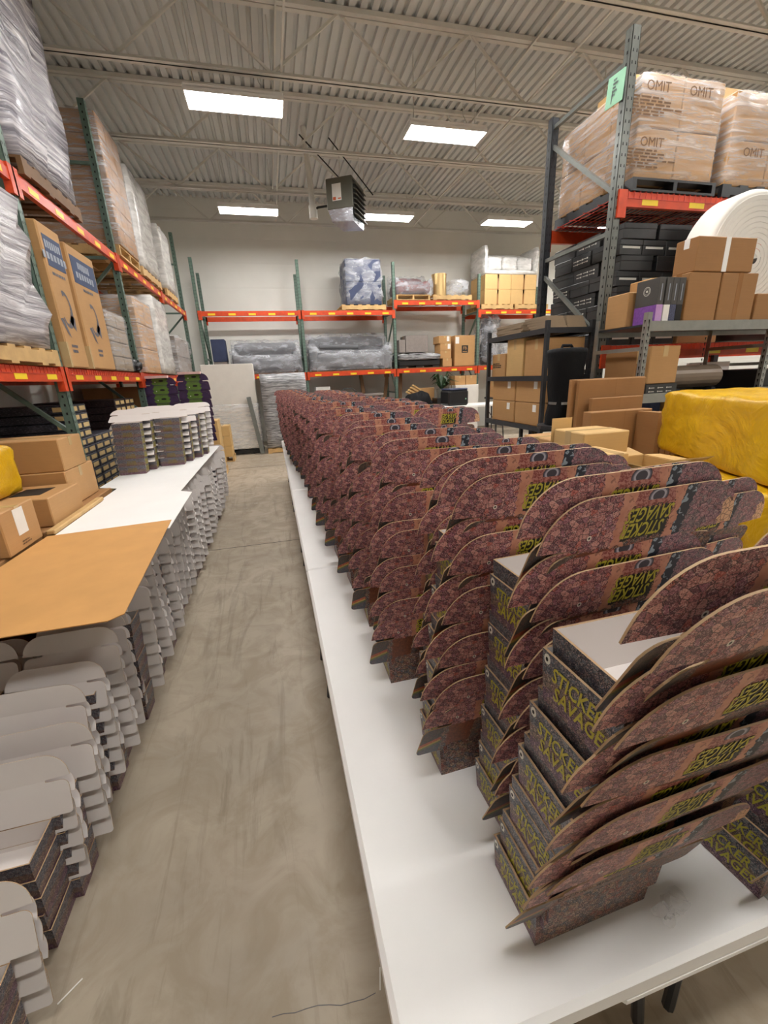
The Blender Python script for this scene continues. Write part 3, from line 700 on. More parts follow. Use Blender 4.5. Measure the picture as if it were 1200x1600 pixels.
def back_goods():
    Z = ZLo+.002
    def panels(x0, x1, bay):
        for k in range(2):
            o = MB(); w = (x1-x0)/2; o.box(-w/2+.005, w/2-.005, -.5, .5, 0, .02); q = o.obj('shelf_board', 'wood_dark'); q.location = (x0+w*(k+.5), 12.53, ZLo+.001); tag(q, '%s plain board on the lower beams, %s bay of the back rack' % (('left', 'right')[k], bay), 'board', 'boards on the lower back rack level')
    for f0, f1, bay in ((-1.4, .88, 'first'), (1.08, 3.38, 'second'), (3.58, 5.87, 'third'), (6.07, 8.35, 'fourth')): panels(f0, f1, bay)
    Z += .02
    e = empty('cabinet', (-1.17, 12.35, Z), 0, 'small cabinet with navy top half on back rack, far left', 'cabinet')
    b = MB(); b.cbox(-.165, .165, -.2, .2, 0, .32, .01); b.obj('base', 'grey_board', e)
    b = MB(); b.cbox(-.17, .17, -.21, .21, .32, .86, .012); b.obj('top_half', 'navy', e)
    sofa('plastic-covered grey sofa on back rack, left bay', -.88, .86, 12.06, 12.93, Z, .80, 'grey_fabric', 31)
    sofa('plastic-covered grey chaise on back rack under rolled mat', 1.12, 3.35, 12.06, 12.93, Z, .92, 'grey_fabric', 41)
    b = MB(); b.tube([(-.53, 0, .06), (.53, 0, .06)], .06, 14); b.tube([(-.532, 0, .06), (-.5, 0, .06)], .03, 10, 1); o = b.obj('rolled_mat', ['grey_fabric', 'slot_dark']); o.location = (1.92, 12.18, Z+.545); o.rotation_euler = (0, .02, .0); tag(o, 'rolled grey mat lying on plastic-covered chaise', 'roll')
    # upper back level
    pallet(2.05, 3.25, 12.0, 12.98, ZU+.012, 'wooden pallet under wrapped navy cabinets on the back rack', group='pallets on the back rack')
    e = wrapped('plastic-wrapped navy cabinets stacked two high on back rack', 2.2, 3.15, 12.05, 12.9, ZU+.145, 4.66, 1, 1, 2, 'navy', 'film_sofa', seed=51, amp=.04, name='wrapped_cabinets', cat='furniture')
    pallet(3.55, 4.5, 12.0, 12.98, 3.68+.012, 'wooden pallet under plastic-covered maroon sofa', group='pallets on the back rack')
    pallet(4.6, 5.75, 12.0, 12.98, 3.68+.012, 'wooden pallet under golden drum on the back rack', group='pallets on the back rack')
    sofa('plastic-covered maroon sofa on the raised back rack level', 3.58, 4.55, 12.03, 12.9, 3.825, .52, 'maroon', 61)
    shell = shell_mesh(-.28, .28, -.35, .35, 0, .42, 6, .03, .1, 71); o = shell.obj('wrapped_cushion', 'film_sofa', None, True); o.location = (5.45, 12.45, 3.825); tag(o, 'plastic-wrapped cushion right of the golden drum', 'cushion')
    e = empty('drum', (4.88, 12.3, 3.825), 0, 'shiny golden drum standing on back rack pallet', 'drum')
    b = MB(); b.tube([(0, 0, 0), (0, 0, .54)], .205, 32); b.obj('body', 'gold', e, False)
    b = MB(); b.tube([(0, 0, .53), (0, 0, .55)], .21, 32); b.tube([(0, 0, 0), (0, 0, .02)], .21, 32); b.obj('rim', 'gold', e)
    pallet(6.05, 7.05, 12.0, 12.98, ZU+.012, 'wooden pallet under wrapped cartons, left of two', group='pallets on the back rack')
    pallet(7.12, 8.2, 12.0, 12.98, ZU+.012, 'wooden pallet under wrapped cartons, right of two', group='pallets on the back rack')
    for i in range(2):
        for k in range(2):
            carton('big kraft carton on back rack, %s row, %s' % (('lower', 'upper')[k], ('left', 'right')[i]), 6.16+i*.82, 6.16+i*.82+.81, 12.04, 12.95, ZU+.145+k*.385, ZU+.145+(k+1)*.385-.002, 'kraft_light', tape='belt', group='big kraft cartons on the back rack', tapemat='tape_brown')
    e = empty('wrapped_sofa', (6.98, 12.5, ZU+.145+.77), 0, 'white plastic-wrapped sofa on top of kraft cartons, back rack', 'sofa')
    shell_mesh(-.82, .82, -.45, .45, 0, .12, 6, .01, .03, 81).obj('base', 'film_white', e, True)
    for k in range(3): shell_mesh(-.72+.48*k, -.26+.48*k, -.40, .1, .1, .46, 6, .012, .08, 82+k).obj('cushion', 'film_white', e, True)
    shell_mesh(-.8, .8, .1, .46, .1, .62, 6, .012, .08, 86).obj('backrest', 'film_white', e, True)
    for s in (-1, 1): shell_mesh(s*.8-.06, s*.8+.06, -.46, .46, .02, .72, 6, .012, .05, 87).obj('armrest', 'film_white', e, True)
    # lower back level, third bay
    carton('grey fibreboard block on black tote, back rack', 3.86, 4.52, 12.25, 12.8, Z+.42, Z+.87, 'grey_board')
    o = MB(); o.cbox(-.09, .09, -.24, .24, 0, .34, .004); q = o.obj('fibreboard', 'grey_board'); q.location = (3.75, 12.5, Z+.42); tag(q, 'narrow grey fibreboard beside the block on black tote', 'board')
    e = empty('black_tote', (4.2, 12.45, Z), 0, 'black tote under loose shiny plastic on the back rack', 'tote')
    b = MB(); b.cbox(-.62, .62, -.4, .4, .05, .2, .02); b.obj('body', 'black_plastic', e)
    for x in (-.5, 0, .5): b = MB(); b.box(x-.1, x+.1, -.38, .38, 0, .06); b.obj('foot', 'black_plastic', e)
    shell_mesh(-.64, .64, -.43, .43, .19, .38, 8, .02, .08, 91).obj('plastic_cover', 'wrap_grey', e, True)
    for k, (zz, hh, xx, wd) in enumerate(((0, .22, 4.98, .26), (.222, .2, 4.93, .32), (.424, .2, 4.93, .32), (.626, .2, 4.9, .34))):
        carton('small kraft carton, %s from bottom of the pile beside black tote' % ('first', 'second', 'third', 'fourth')[k], xx-wd/2+.05, xx+wd/2+.07, 12.05, 12.5, Z+zz, Z+zz+hh, 'kraft', sticker=[('front', .1, .12, .08, .13)] if k > 1 else None, group='small kraft cartons on the back rack')
    e = carton('tall kraft carton with black square emblem, back rack', 5.27, 5.9, 12.05, 12.65, Z, Z+.83, 'kraft', sticker=[('front', -.24, .7, .11, .18)])
    b = MB(); b.box(-.1, .1, -.303, -.3015, .36, .56); b.obj('emblem', 'ink_black', e)
    text_part('FB', .12, 'kraft', e, face_front(0, -.3045, .48)); b = MB(); b.box(-.07, .07, -.3045, -.3035, .385, .4); b.obj('emblem_line', 'kraft', e)
    # fourth bay: wrapped dress form and odds
    e = empty('dress_form', (6.45, 12.4, Z), 0, 'black dress form under clear plastic on the back rack', 'dress form')
    b = MB(); b.tube([(0, 0, .02), (0, 0, .3), (0, 0, .55), (0, 0, .8), (0, 0, 1.05), (0, 0, 1.2), (0, 0, 1.3)], [.16, .2, .19, .14, .2, .17, .06], 18); b.obj('body', 'black_fabric', e, True)
    shell_mesh(-.33, .33, -.3, .3, 0, 1.4, 8, .05, .22, 95).obj('plastic_cover', 'film_sofa', e, True)
    shell_mesh(-.27, .27, -.3, .3, 0, 1.35, 8, .04, .2, 96)
    b = shell_mesh(-.3, .3, -.25, .25, 0, .75, 8, .04, .15, 97); o = b.obj('wrapped_bundle', 'film_sofa', None, True); o.location = (7.2, 12.4, Z); tag(o, 'grey bundle in clear plastic beside the dress form', 'bundle')
    b = MB(); b.cbox(-.32, .32, -.25, .25, 0, .3, .01); o = b.obj('white_case', 'paper_white'); o.location = (7.95, 12.4, Z); tag(o, 'white cardboard case on lower back rack, far right', 'box')
    for k in range(4):
        b = MB(); b.box(-.35, .35, -.3, .3, 0, .035); o = b.obj('flat_carton', 'kraft_grey'); o.location = (7.93+.03*(k % 2), 12.5, Z+.302+.037*k); o.rotation_euler = (0, 0, .1*k-.15); tag(o, 'flattened grey-brown carton, %s layer of the pile on white case' % ORD[k], 'flat carton', 'flattened cartons far back')
    # ground level
    Yw = 11.2
    pallet(-1.62, -.34, Yw, Yw+.62, 0, 'dark plastic pallet under tall white boards', 'black_plastic', group='floor pallets by the back rack')
    e = wrapped('tall white foam boards on pallet, lower half in stretch wrap', -1.56, -.36, Yw+.02, Yw+.6, .132, 2.18, 1, 4, 1, 'white_foam', 'film_clear', seed=101, name='board_stack', cat='boards', amp=.006)
    w0 = [c for c in e.children if c.name.startswith('stretch_wrap')][0]; bpy.data.objects.remove(w0)
    shell_mesh(-.62, .62, -.31, .31, 0, 1.12, 7, .012, .03, 102).obj('stretch_wrap', 'film_clear', e, True)
    pallet(-.24, .86, 11.0, 11.8, 0, 'wooden pallet under grey wrapped flat stack', group='floor pallets by the back rack')
    e = wrapped('grey stretch-wrapped stack of flat sheets under the back rack', -.22, .84, 11.02, 11.78, .132, 1.9, 0, 0, 0, wrap='wrap_grey', seed=103, amp=.02, name='wrapped_stack')
    b = MB(); b.box(.28, .56, -.405, -.402, 1.02, 1.16); b.obj('sticker', 'paper_white', e)
    b = MB(); b.bar((-.38, 11.0, 0.02), (-.55, 11.14, 1.4), .1, .03); o = b.obj('steel_plank', 'rack_grey'); tag(o, 'grey plank leaning against the white board stack', 'plank')
    # kraft cartons on pallets beyond the floor stacks
    def pile(x0, y0, n, zt, nm, w=.36, d=.42, cols=1):
        pallet(x0-.02, x0+w+.02, y0-.02, y0+d*cols+.02, 0, 'small wooden pallet under %s kraft carton pile' % nm, group='small pallets behind the floor stacks')
        for c in range(cols):
            for k in range(n):
                h = (zt-.13)/n
                carton('light kraft carton, %s from bottom, %s pile%s' % (('first', 'second', 'third', 'fourth', 'fifth', 'sixth')[k], nm, (' back column', ' front column')[c == 0] if cols > 1 else ''), x0, x0+w, y0+d*c, y0+d*(c+1)-.01, .132+k*h, .132+(k+1)*h-.003, 'kraft_light', group='light kraft cartons behind floor stacks')
    pile(-1.36, 10.3, 3, .82, 'farther', .34, .42, 1)
    pile(-1.42, 8.7, 4, 1.08, 'nearer', .36, .45, 1)
    pile(-1.78, 9.3, 5, 1.28, 'taller left', .34, .45, 1)
    # under the rack: desk, planks, printer, table, plant, wrapped box
    e = empty('workbench', (2.1, 12.4, 0), 0, 'grey workbench with dark front under the back rack', 'table')
    b = MB(); b.cbox(-1.0, 1.0, -.35, .35, 1.24, 1.30, .01); b.obj('top', 'grey_board', e)
    b = MB(); b.box(-.9, .9, -.3, .3, .5, 1.24); b.obj('cabinet_body', 'black_plastic', e)
    for sx in (-.95, .95): b = MB(); b.box(sx-.03, sx+.03, -.33, .33, 0, 1.24); b.obj('leg', 'rack_grey', e)
    for k, (xa, xb, sl) in enumerate(((2.75, 2.55, .2), (3.05, 3.35, .3), (3.62, 3.75, -.2))):
        b = MB(); b.bar((xa, 12.0-.1*k+.5, .02), (xb, 12.5, 1.86), .1, .035); o = b.obj('timber_plank', 'wood_dark'); tag(o, ('brown plank leaning under back rack, left of bay post', 'brown plank leaning against bay post under back rack', 'brown plank leaning nearest to the golden-brown cut wood')[k], 'plank', 'leaning planks')
    b = MB(); b.cbox(-.2, .2, -.15, .15, 0, .24, .01); o = b.obj('white_case', 'paper_white'); o.location = (1.4, 12.3, 1.302); tag(o, 'white case on the workbench under the back rack', 'box')
    b = MB(); b.tube([(-.2, 0, 0), (-.2, 0, .1), (-.1, 0, .17), (.1, 0, .17), (.2, 0, .1), (.2, 0, 0)], .015, 8); o = b.obj('bent_tube', 'steel_dark'); o.location = (2.1, 12.1, 1.30); tag(o, 'bent dark tube handle on the workbench top', 'tube')
    e = folding_table('white folding table under black printer near back rack', 3.9, 5.75, 9.6, 10.35, 1.0)
    e2 = empty('printer', (4.35, 9.95, 1.0), 0.05, 'black office printer on white table near back rack', 'printer')
    b = MB(); b.cbox(-.27, .27, -.25, .25, 0, .36, .04); b.obj('body', 'black_plastic', e2)
    b = MB(); b.cbox(-.25, .25, -.23, .23, .36, .40, .015); b.obj('lid', 'navy', e2)
    b = MB(); b.box(-.2, .2, -.256, -.249, .06, .12); b.obj('paper_slot', 'slot_dark', e2)
    b = MB(); b.box(.17, .2, -.254, -.25, .14, .17); b.obj('indicator', 'paper_green', e2)
    b = shell_mesh(-.45, .3, -.2, .2, 0, .3, 6, .03, .12, 111); o = b.obj('black_bag', 'black_fabric', None, True); o.location = (3.86+.1, 9.98+.5, 0.98); o.location = (3.7, 10.62, .0); o.scale = (1, 1, 4.2); tag(o, 'tall black bag left of the printer', 'bag')
    carton('tilted brown carton above the printer under back rack', 4.0, 4.62, 12.02, 12.4, 1.02, 1.38, 'kraft', rz=.1)
    b = MB(); b.cbox(-.6, .6, -.3, .3, 0, 1.02, .02); o = b.obj('wooden_crate', 'wood_dark'); o.location = (4.5, 12.4, 0); tag(o, 'brown crate under tilted carton, back rack floor level', 'crate')
    for k in range(4):
        b = MB(); b.bar((0, -.04, 0), (.5, .04, -.3), .09, .04); o = b.obj('cut_timber', 'wood'); o.location = (3.6+.06*k, 11.5, 1.02+.055*k+.3); tag(o, 'short cut timber piece, %s of the slanting bundle' % ('lowest', 'second', 'third', 'topmost')[k], 'timber', 'cut timber bundle')
    b = MB(); b.cbox(-.35, .45, -.25, .25, 0, 1.0, .02); o = b.obj('kraft_drum_box', 'kraft_brown'); o.location = (3.75, 11.55, 0); tag(o, 'brown box under the slanting cut timber', 'box')
    # potted plant
    e = empty('potted_plant', (4.72, 11.72, 0), 0, 'dark leafy potted plant under the back rack', 'plant')
    b = MB(); b.tube([(0, 0, 1.1), (0, 0, 1.35)], [.11, .15], 16); b.obj('pot', 'rack_grey', e); b = MB(); b.box(-.2, .2, -.2, .2, 0, 1.1); b.obj('plinth', 'black_plastic', e)
    rg = random.Random(5)
    for k in range(26):
        a = rg.uniform(0, 6.28); L = rg.uniform(.3, .55); up = rg.uniform(.15, .5); P = [(0, 0, 1.33), (math.cos(a)*L*.5, math.sin(a)*L*.35, 1.33+up), (math.cos(a)*L, math.sin(a)*L*.6, 1.33+up*.7)]
        d = Vector((-math.sin(a), math.cos(a), .2))*.045
        b = MB(); V = []
        for t, wd in zip(P, (.3, 1, .1)): V += [tuple(Vector(t)-d*wd), tuple(Vector(t)+d*wd)]
        b.poly(V, [(0, 1, 3, 2), (2, 3, 5, 4)]); b.obj('leaf', 'leaf', e)
    carton('pale wrapped square box under back rack right of plant', 5.15, 5.88, 11.7, 12.3, .0, 1.42, 'white_foam', tapemat='tape_brown')
    carton('small kraft carton on the pale wrapped box, left', 5.17, 5.5, 11.8, 12.2, 1.423, 1.68, 'kraft', group='small cartons on pale box')
    carton('small kraft carton on the pale wrapped box, right', 5.52, 5.86, 11.8, 12.2, 1.423, 1.68, 'kraft', group='small cartons on pale box')
    e = empty('side_table', (6.9, 11.4, 0), 0, 'dark low table holding cartons right of the pale box', 'table')
    b = MB(); b.box(-.8, .8, -.35, .35, 1.0, 1.05); b.obj('top', 'steel_dark', e)
    for sx in (-.75, .75):
        for sy in (-.3, .3): b = MB(); b.box(sx-.02, sx+.02, sy-.02, sy+.02, 0, 1.0); b.obj('leg', 'steel_dark', e)
    carton('brown carton on dark low table, left', 6.15, 6.7, 11.1, 11.6, 1.052, 1.5, 'kraft')
    carton('brown carton on dark low table, upper right', 6.75, 7.2, 11.1, 11.6, 1.052, 1.35, 'kraft_brown'); carton('brown carton stacked on right carton of dark table', 6.77, 7.18, 11.12, 11.58, 1.354, 1.66, 'kraft')

# ------------------------------------------------------------------ folding tables
def folding_table(label, x0, x1, y0, y1, z=.74, group=None):
    e = empty('folding_table', ((x0+x1)/2, (y0+y1)/2, 0), 0, label, 'table', group); a, c = (x1-x0)/2, (y1-y0)/2
    # moulded top: flat field, raised rounded rim, apron with a lower step at the corners
    b = MB(); b.cbox(-a, a, -c, c, z-.028, z, .010); r = .035
    b.cbox(-a, a, -c, -c+.022, z-.05, z-.012, .006); b.cbox(-a, a, c-.022, c, z-.05, z-.012, .006); b.cbox(-a, -a+.022, -c, c, z-.05, z-.012, .006); b.cbox(a-.022, a, -c, c, z-.05, z-.012, .006)
    b.obj('top', 'white_plastic', e)
    if c > a:
        for s in (-1, 1):
            k = MB(); k.cbox(-a*.22, a*.96, s*c-(.02 if s > 0 else -.003), s*c-(-.003 if s < 0 else 0)+(.0 if s > 0 else .017), z-.066, z-.04, .006) if False else k.cbox(.02, a-.01, min(s*c, s*(c-.02)), max(s*c, s*(c-.02)), z-.068, z-.045, .006); k.obj('corner_apron', 'white_plastic', e)
    L = c if c > a else a; W = a if c > a else c
    for s in (-1, 1):
        def q(l, wd, zz): return (wd, l, zz) if c > a else (l, wd, zz)
        lg = MB(); l = s*(L-.22)
        lg.tube([q(l, -W+.1, z-.03), q(l+s*.03, -W+.08, z*.45), q(l+s*.05, -W+.05, .02)], .016, 8); lg.tube([q(l, W-.1, z-.03), q(l+s*.03, W-.08, z*.45), q(l+s*.05, W-.05, .02)], .016, 8)
        lg.tube([q(l+s*.03, -W+.08, z*.45), q(l+s*.03, W-.08, z*.45)], .012, 8); lg.obj('leg_frame', 'steel_dark', e)
        lg = MB(); lg.tube([q(l+s*.03, 0, z*.45), q(l-s*.35, 0, z-.03)], .01, 8); lg.obj('leg_brace', 'steel_dark', e)
    return e
TX0, TX1, TX2 = .075, .835, 1.595; TY0 = .325; TLEN = 1.84
def main_tables():
    nm = ('nearest', 'second', 'third', 'farthest')
    for k in range(4):
        folding_table('%s white folding table along the aisle under printed boxes' % nm[k], TX0, TX1-.004, TY0+k*TLEN, TY0+(k+1)*TLEN-.006, .74, 'white folding tables under the printed boxes')
        folding_table('%s white folding table of the right-hand row under printed boxes' % nm[k], TX1, TX2, TY0+k*TLEN, TY0+(k+1)*TLEN-.006, .74, 'white folding tables under the printed boxes')
main_tables()
back_goods()

# ------------------------------------------------------------------ right side: rack loads, shelves, bales
def right_goods():
    zt = 3.188
    pallet(3.22, 4.12, 3.62, 4.7, zt, 'black plastic pallet under wrapped cartons, top right rack, left', 'black_plastic', h=.1, group='black pallets on the right rack')
    pallet(4.2, 5.3, 3.62, 4.7, zt, 'black plastic pallet under wrapped cartons, top right rack, right', 'black_plastic', h=.1, group='black pallets on the right rack')
    tx = [('OMIT', 'front', -.28, .64, .1, 'ink_brown'), ('#6', 'front', -.28, .5, .14, 'ink_brown'), ('OMIT', 'front', .16, .64, .1, 'ink_brown'), ('OMIT', 'front', -.28, .26, .1, 'ink_brown'), ('#6', 'front', -.28, .14, .14, 'ink_brown')]
    wrapped('stretch-wrapped big kraft cartons by green note, top of right rack', 3.24, 4.1, 3.66, 4.68, zt+.102, 4.03, 2, 3, 2, 'kraft', 'film_clear', seed=201, text=tx, amp=.006, out=.008)
    wrapped('stretch-wrapped big kraft cartons, top right picture edge', 4.24, 5.2, 3.66, 4.68, zt+.102, 4.0, 2, 3, 2, 'kraft', 'film_clear', seed=202, text=[('OMIT', 'front', -.2, .26, .1, 'ink_brown'), ('OMIT', 'front', .22, .26, .1, 'ink_brown')], amp=.006, out=.008)
    for k in range(4):
        carton('kraft carton peeking over the wrapped loads, %s from left' % ORD[k], 3.55+.52*k, 4.02+.52*k, 4.15, 4.6, 4.06, 4.3, 'kraft_light', group='top row cartons on the right rack')
    b = MB(); b.box(-.004, 0, -.085, .085, -.11, .11); o = b.obj('paper_note', 'paper_green'); o.location = (3.05, 3.745, 3.93)
    o.rotation_euler = (0, .06, 0.12); tag(o, 'pale green paper note taped to the grey rack post', 'note')
    print_lines(5, .05, .13, 'ink_grey', o, lambda a, c: (-.0075, -a, c+.01), 4, 'handwriting'); b = MB(); b.box(-.0075, -.007, .02, .028, -.09, .0); b.obj('handwriting', 'ink_grey', o)
    # black shoe-type cartons, each its own box
    zs = 1.945; n = 0; me = {}
    def blackbox(x, y, z, w, d, h, txt, lab):
        e = empty('black_box', (x+w/2, y+d/2, z), random.uniform(-.03, .03), lab, 'box', 'black cartons stacked in the right rack')
        k = (round(w, 3), round(d, 3), round(h, 3))
        if k not in me:
            b = MB(); b.cbox(-w/2+.003, w/2-.003, -d/2+.003, d/2-.003, 0, h*.62, .004); m1 = b.mesh('base', ['black_card'])
            b = MB(); b.cbox(-w/2, w/2, -d/2, d/2, h*.6, h-.003, .005); m2 = b.mesh('lid', ['black_card'])
            b = MB(); b.box(-w*.38, w*.38, -d/2-.0015, -d/2, h*.40, h*.54); m3 = b.mesh('name_strip', ['ink_white'])
            b = MB()
            for i in range(3):
                for j in range(2):
                    y0 = -d*.36+i*d*.26; zz = h*(.3+.24*j); b.box(-w/2-.0015, -w/2, y0, y0+.016, zz, zz+.014); b.box(-w/2-.0015, -w/2, y0+.022, y0+.075, zz+.005, zz+.010)
            m4 = b.mesh('icon_print', ['ink_white'])
            me[k] = (m1, m2, m3, m4)
        m1, m2, m3, m4 = me[k]; bo = link('base', m1, e); link('lid', m2, e)
        if txt & 1: link('name_strip', m3, bo)
        if txt & 2: link('icon_print', m4, bo)
    x0 = 3.26; h = .131; nl = int((3.03-zs)/h)
    for k in range(nl):
        z = zs+k*h
        if k % 2 == 0:
            for i in range(3):
                blackbox(x0+i*.265, 3.74, z, .26, .36, h, 1, 'black carton, front row, %s layer from bottom, %s of three' % (ORD[k], ('left', 'middle', 'right')[i])); n += 1
            for j in range(2): blackbox(x0+.01, 4.12+j*.3, z, .4, .29, h, 2 if (k//2+j) % 2 else 1, 'black carton, %s side column, %s layer from bottom' % (('near', 'far')[j], ORD[k])); n += 1
        else:
            for i in range(2):
                blackbox(x0+.03+i*.40, 3.73, z, .36, .27, h, 0, 'black carton, front row, %s layer from bottom, %s of two' % (ORD[k], ('left', 'right')[i])); n += 1
            for j in range(2): blackbox(x0+.02, 4.02+j*.37, z, .3, .36, h, 2 if j == 0 else 0, 'black carton, %s side column, %s layer from bottom' % (('near', 'far')[j], ORD[k])); n += 1
    carton('tall kraft carton right of black boxes in rack', 4.10, 4.6, 3.74, 4.4, 1.945, 2.98, 'kraft')
    carton('brown carton on the floor under the right rack, seen through shelf', 3.25, 3.75, 3.8, 4.3, 0, 1.62, 'kraft_light')
    carton('brown carton under the right rack next to navy bundle', 4.1, 4.55, 3.75, 4.2, 0, 1.6, 'kraft')
    b = shell_mesh(-.14, .14, -.25, .25, 0, 1.66, 7, .02, .1, 207); o = b.obj('navy_bundle', 'navy', None, True); o.location = (3.93, 4.0, 0); tag(o, 'navy fabric bundle under the right rack between cartons', 'bundle')
    b = MB(); b.cbox(-.3, .3, -.02, .02, 0, 1.75, .004); o = b.obj('white_board', 'white_card'); o.location = (5.0, 4.1, 0); tag(o, 'white board standing under right rack, behind grey shelf', 'board')
    wrapped('dark wrapped bulk on the lower level of right rack, picture edge', 4.75, 5.6, 3.75, 4.6, 1.95, 2.7, 0, 0, 0, wrap='black_plastic', seed=209)
    # grey boltless shelf in front
    e = empty('steel_shelf', (2.96, 2.98, 0), 0, 'grey boltless steel shelf crowded with cartons, right picture edge', 'shelf')
    for x in (0, 1.32, 2.45):
        for y in (0, .57):
            b = MB(); b.box(x-.022, x+.022, y-.002, y+.002, 0, 2.14); b.box(x-.022, x-.018, y, y+(.04 if y == 0 else -.04), 0, 2.14) if y == 0 else b.box(x-.022, x-.018, y-.04, y, 0, 2.14)
            p = b.obj('post', 'zinc', e); s = MB(); z = .1
            while z < 2.1:
                s.face([(x-.012, y-.003, z+.035), (x+.002, y-.003, z+.035), (x-.005, y-.003, z)]); s.face([(x+.006, y-.003, z+.02), (x+.014, y-.003, z+.02), (x+.01, y-.003, z)])
                s.face([(x-.0225, y+.012, z+.035), (x-.0225, y+.028, z+.035), (x-.0225, y+.02, z)]); z += .05
            so = s.obj('slots', 'slot_dark', p); so['kind'] = 'stuff'
        for z in (.5, 1.2, 1.87): b = MB(); b.bar((x-.02, .02, z), (x-.02, .55, z), .012, .03); b.obj('side_tie', 'zinc', e)
    for z in (2.06, 1.50, .9):
        b = MB(); b.box(-.0, 2.45, -.008, .008, z-.06, z+.015); b.obj('shelf_beam', 'zinc', e); b = MB(); b.box(0, 2.45, .56, .575, z-.06, z+.015); b.obj('shelf_beam', 'zinc', e)
        b = MB(); b.box(.0, 2.45, .008, .56, z-.02, z-.003); b.obj('shelf_panel', 'steel_dark', e)
    zt = 2.058
    carton('small open kraft carton left of the purple boxes', 2.99, 3.2, 3.26, 3.5, zt, 2.33, 'kraft')
    carton('small kraft carton behind the purple boxes', 3.21, 3.31, 3.26, 3.5, zt, 2.44, 'kraft')
    for k, (c1, c2) in enumerate((('charcoal_card', 'purple_card'), ('charcoal_card', 'paper_white'), ('charcoal_card', 'navy_speckle'), ('charcoal_card', 'ink_black'))):
        e = empty('product_box', (3.035+.062*k+.03+(0 if k == 0 else .012), 3.12, zt), -.0, ('charcoal and purple product box with round emblem', 'charcoal and white product box next to purple one', 'charcoal product box with speckled navy lower half', 'charcoal product box with black lower half, last of four')[k], 'box', 'product boxes on the grey shelf')
        b = MB(); b.cbox(-.03, .03, -.11, .11, .14, .335, .002); b.obj('upper_half', c1, e); b = MB(); b.cbox(-.03, .03, -.11, .11, 0, .14, .002); b.obj('lower_half', c2, e)
        if k == 0:
            b = MB()
            for (r0, r1) in ((.03, .034), (.022, .024)):
                for i in range(20):
                    t0, t1 = i*math.pi/10, (i+1)*math.pi/10; fn = lambda t, r: (-.031, -math.cos(t)*r, .25+math.sin(t)*r); b.face([fn(t0, r0), fn(t0, r1), fn(t1, r1), fn(t1, r0)])
            b.box(-.031, -.0305, -.008, .008, .242, .258); b.obj('emblem', 'ink_white', e)
            b = MB(); b.box(-.03, .03, -.112, -.11, 0, .14); b.obj('spine', 'lilac_card', e)
        b = MB(); b.box(-.004, .004, -.1125, -.111, .17, .29); b.obj('spine_lettering', 'ink_pale', e)
    carton('large kraft carton on grey shelf beside product boxes', 3.31, 3.63, 3.0, 3.2, zt, 2.43, 'kraft_brown', tapemat='tape_brown')
    carton('large kraft carton on grey shelf, right of its twin', 3.645, 4.02, 3.0, 3.2, zt, 2.43, 'kraft_brown', tape='belt', tapemat='tape_brown')
    carton('tilted kraft carton with white tape lying on two cartons', 3.34, 3.93, 3.0, 3.2, 2.435, 2.68, 'kraft_brown', rz=-.0, tapemat='white_card', tape='belt')
    carton('dark brown carton at right picture edge on grey shelf', 4.05, 4.6, 3.0, 3.2, zt, 2.28, 'kraft_brown')
    # big roll of white foam behind the cartons
    b = MB(); n = 48; V = []; Fs = []; RR = .53
    prof = [(.0, .46), (.0, .49), (.012, .515), (.04, RR), (.24, RR), (.262, .515), (.27, .46)]
    for (y, r) in prof:
        for i in range(n): V.append((math.cos(2*math.pi*i/n)*r, y, math.sin(2*math.pi*i/n)*r))
    for g in range(len(prof)-1):
        for i in range(n): Fs.append((g*n+i, (g+1)*n+i, (g+1)*n+(i+1) % n, g*n+(i+1) % n))
    b.poly(V, Fs)
    e = empty('foam_roll', (4.2, 3.215, 2.058), 0, 'huge white foam roll behind shelf cartons, right picture edge', 'roll')
    r = b.obj('roll_body', 'white_foam', e, True); r.location = (0, 0, RR)
    b = MB()
    for k in range(1, 12):
        r0 = .04*k
        for i in range(n):
            t0, t1 = 2*math.pi*i/n, 2*math.pi*(i+1)/n; f_ = lambda t, q, y: (math.cos(t)*q, y, math.sin(t)*q)
            b.face([f_(t0, r0, -.004), f_(t0, r0+.034, -.004), f_(t1, r0+.034, -.004), f_(t1, r0, -.004)])
            b.face([f_(t0, r0+.034, -.004), f_(t0, r0+.04, -.001), f_(t1, r0+.04, -.001), f_(t1, r0+.034, -.004)])
    r = b.obj('roll_end', 'white_foam', e); r.location = (0, 0, RR)
    # lower shelf
    zt = 1.498
    b = MB(); b.cbox(-.16, .16, -.16, .16, 0, .09, .004); o = b.obj('black_box', 'black_card'); o.location = (3.2, 3.16, zt); tag(o, 'flat black carton under brown carton on the lower grey shelf', 'box')
    b = MB()
    for i in range(3):
        for j in range(2): b.box(-.13+.09*i, -.12+.09*i, -.1615, -.16, .025+.03*j, .036+.03*j); b.box(-.115+.09*i, -.075+.09*i, -.1615, -.16, .028+.03*j, .033+.03*j)
    b.obj('icon_print', 'ink_white', o)
    carton('brown carton standing on flat black box, lower grey shelf', 3.06, 3.36, 3.02, 3.34, zt+.092, 1.89, 'kraft')
    carton('brown carton at the left end, lower grey shelf', 3.0, 3.055, 3.1, 3.45, zt, 1.86, 'kraft_brown')
    b = MB(); b.tube([(-.27, 0, .1), (.27, 0, .1)], .1, 20); b.tube([(-.28, 0, .1), (-.27, 0, .1)], .045, 12, 1); o = b.obj('plastic_roll', ['roll_grey', 'slot_dark']); o.location = (3.70, 3.2, zt+.03); tag(o, 'thick grey-brown plastic roll lying on lower grey shelf', 'roll')
    b = MB(); 
    for s in (-.2, .2): b.box(s-.02, s+.02, -.09, .09, 0, .035)
    o = b.obj('roll_cradle', 'steel_dark'); o.location = (3.70, 3.2, zt); tag(o, 'small dark cradle under the plastic roll', 'cradle')
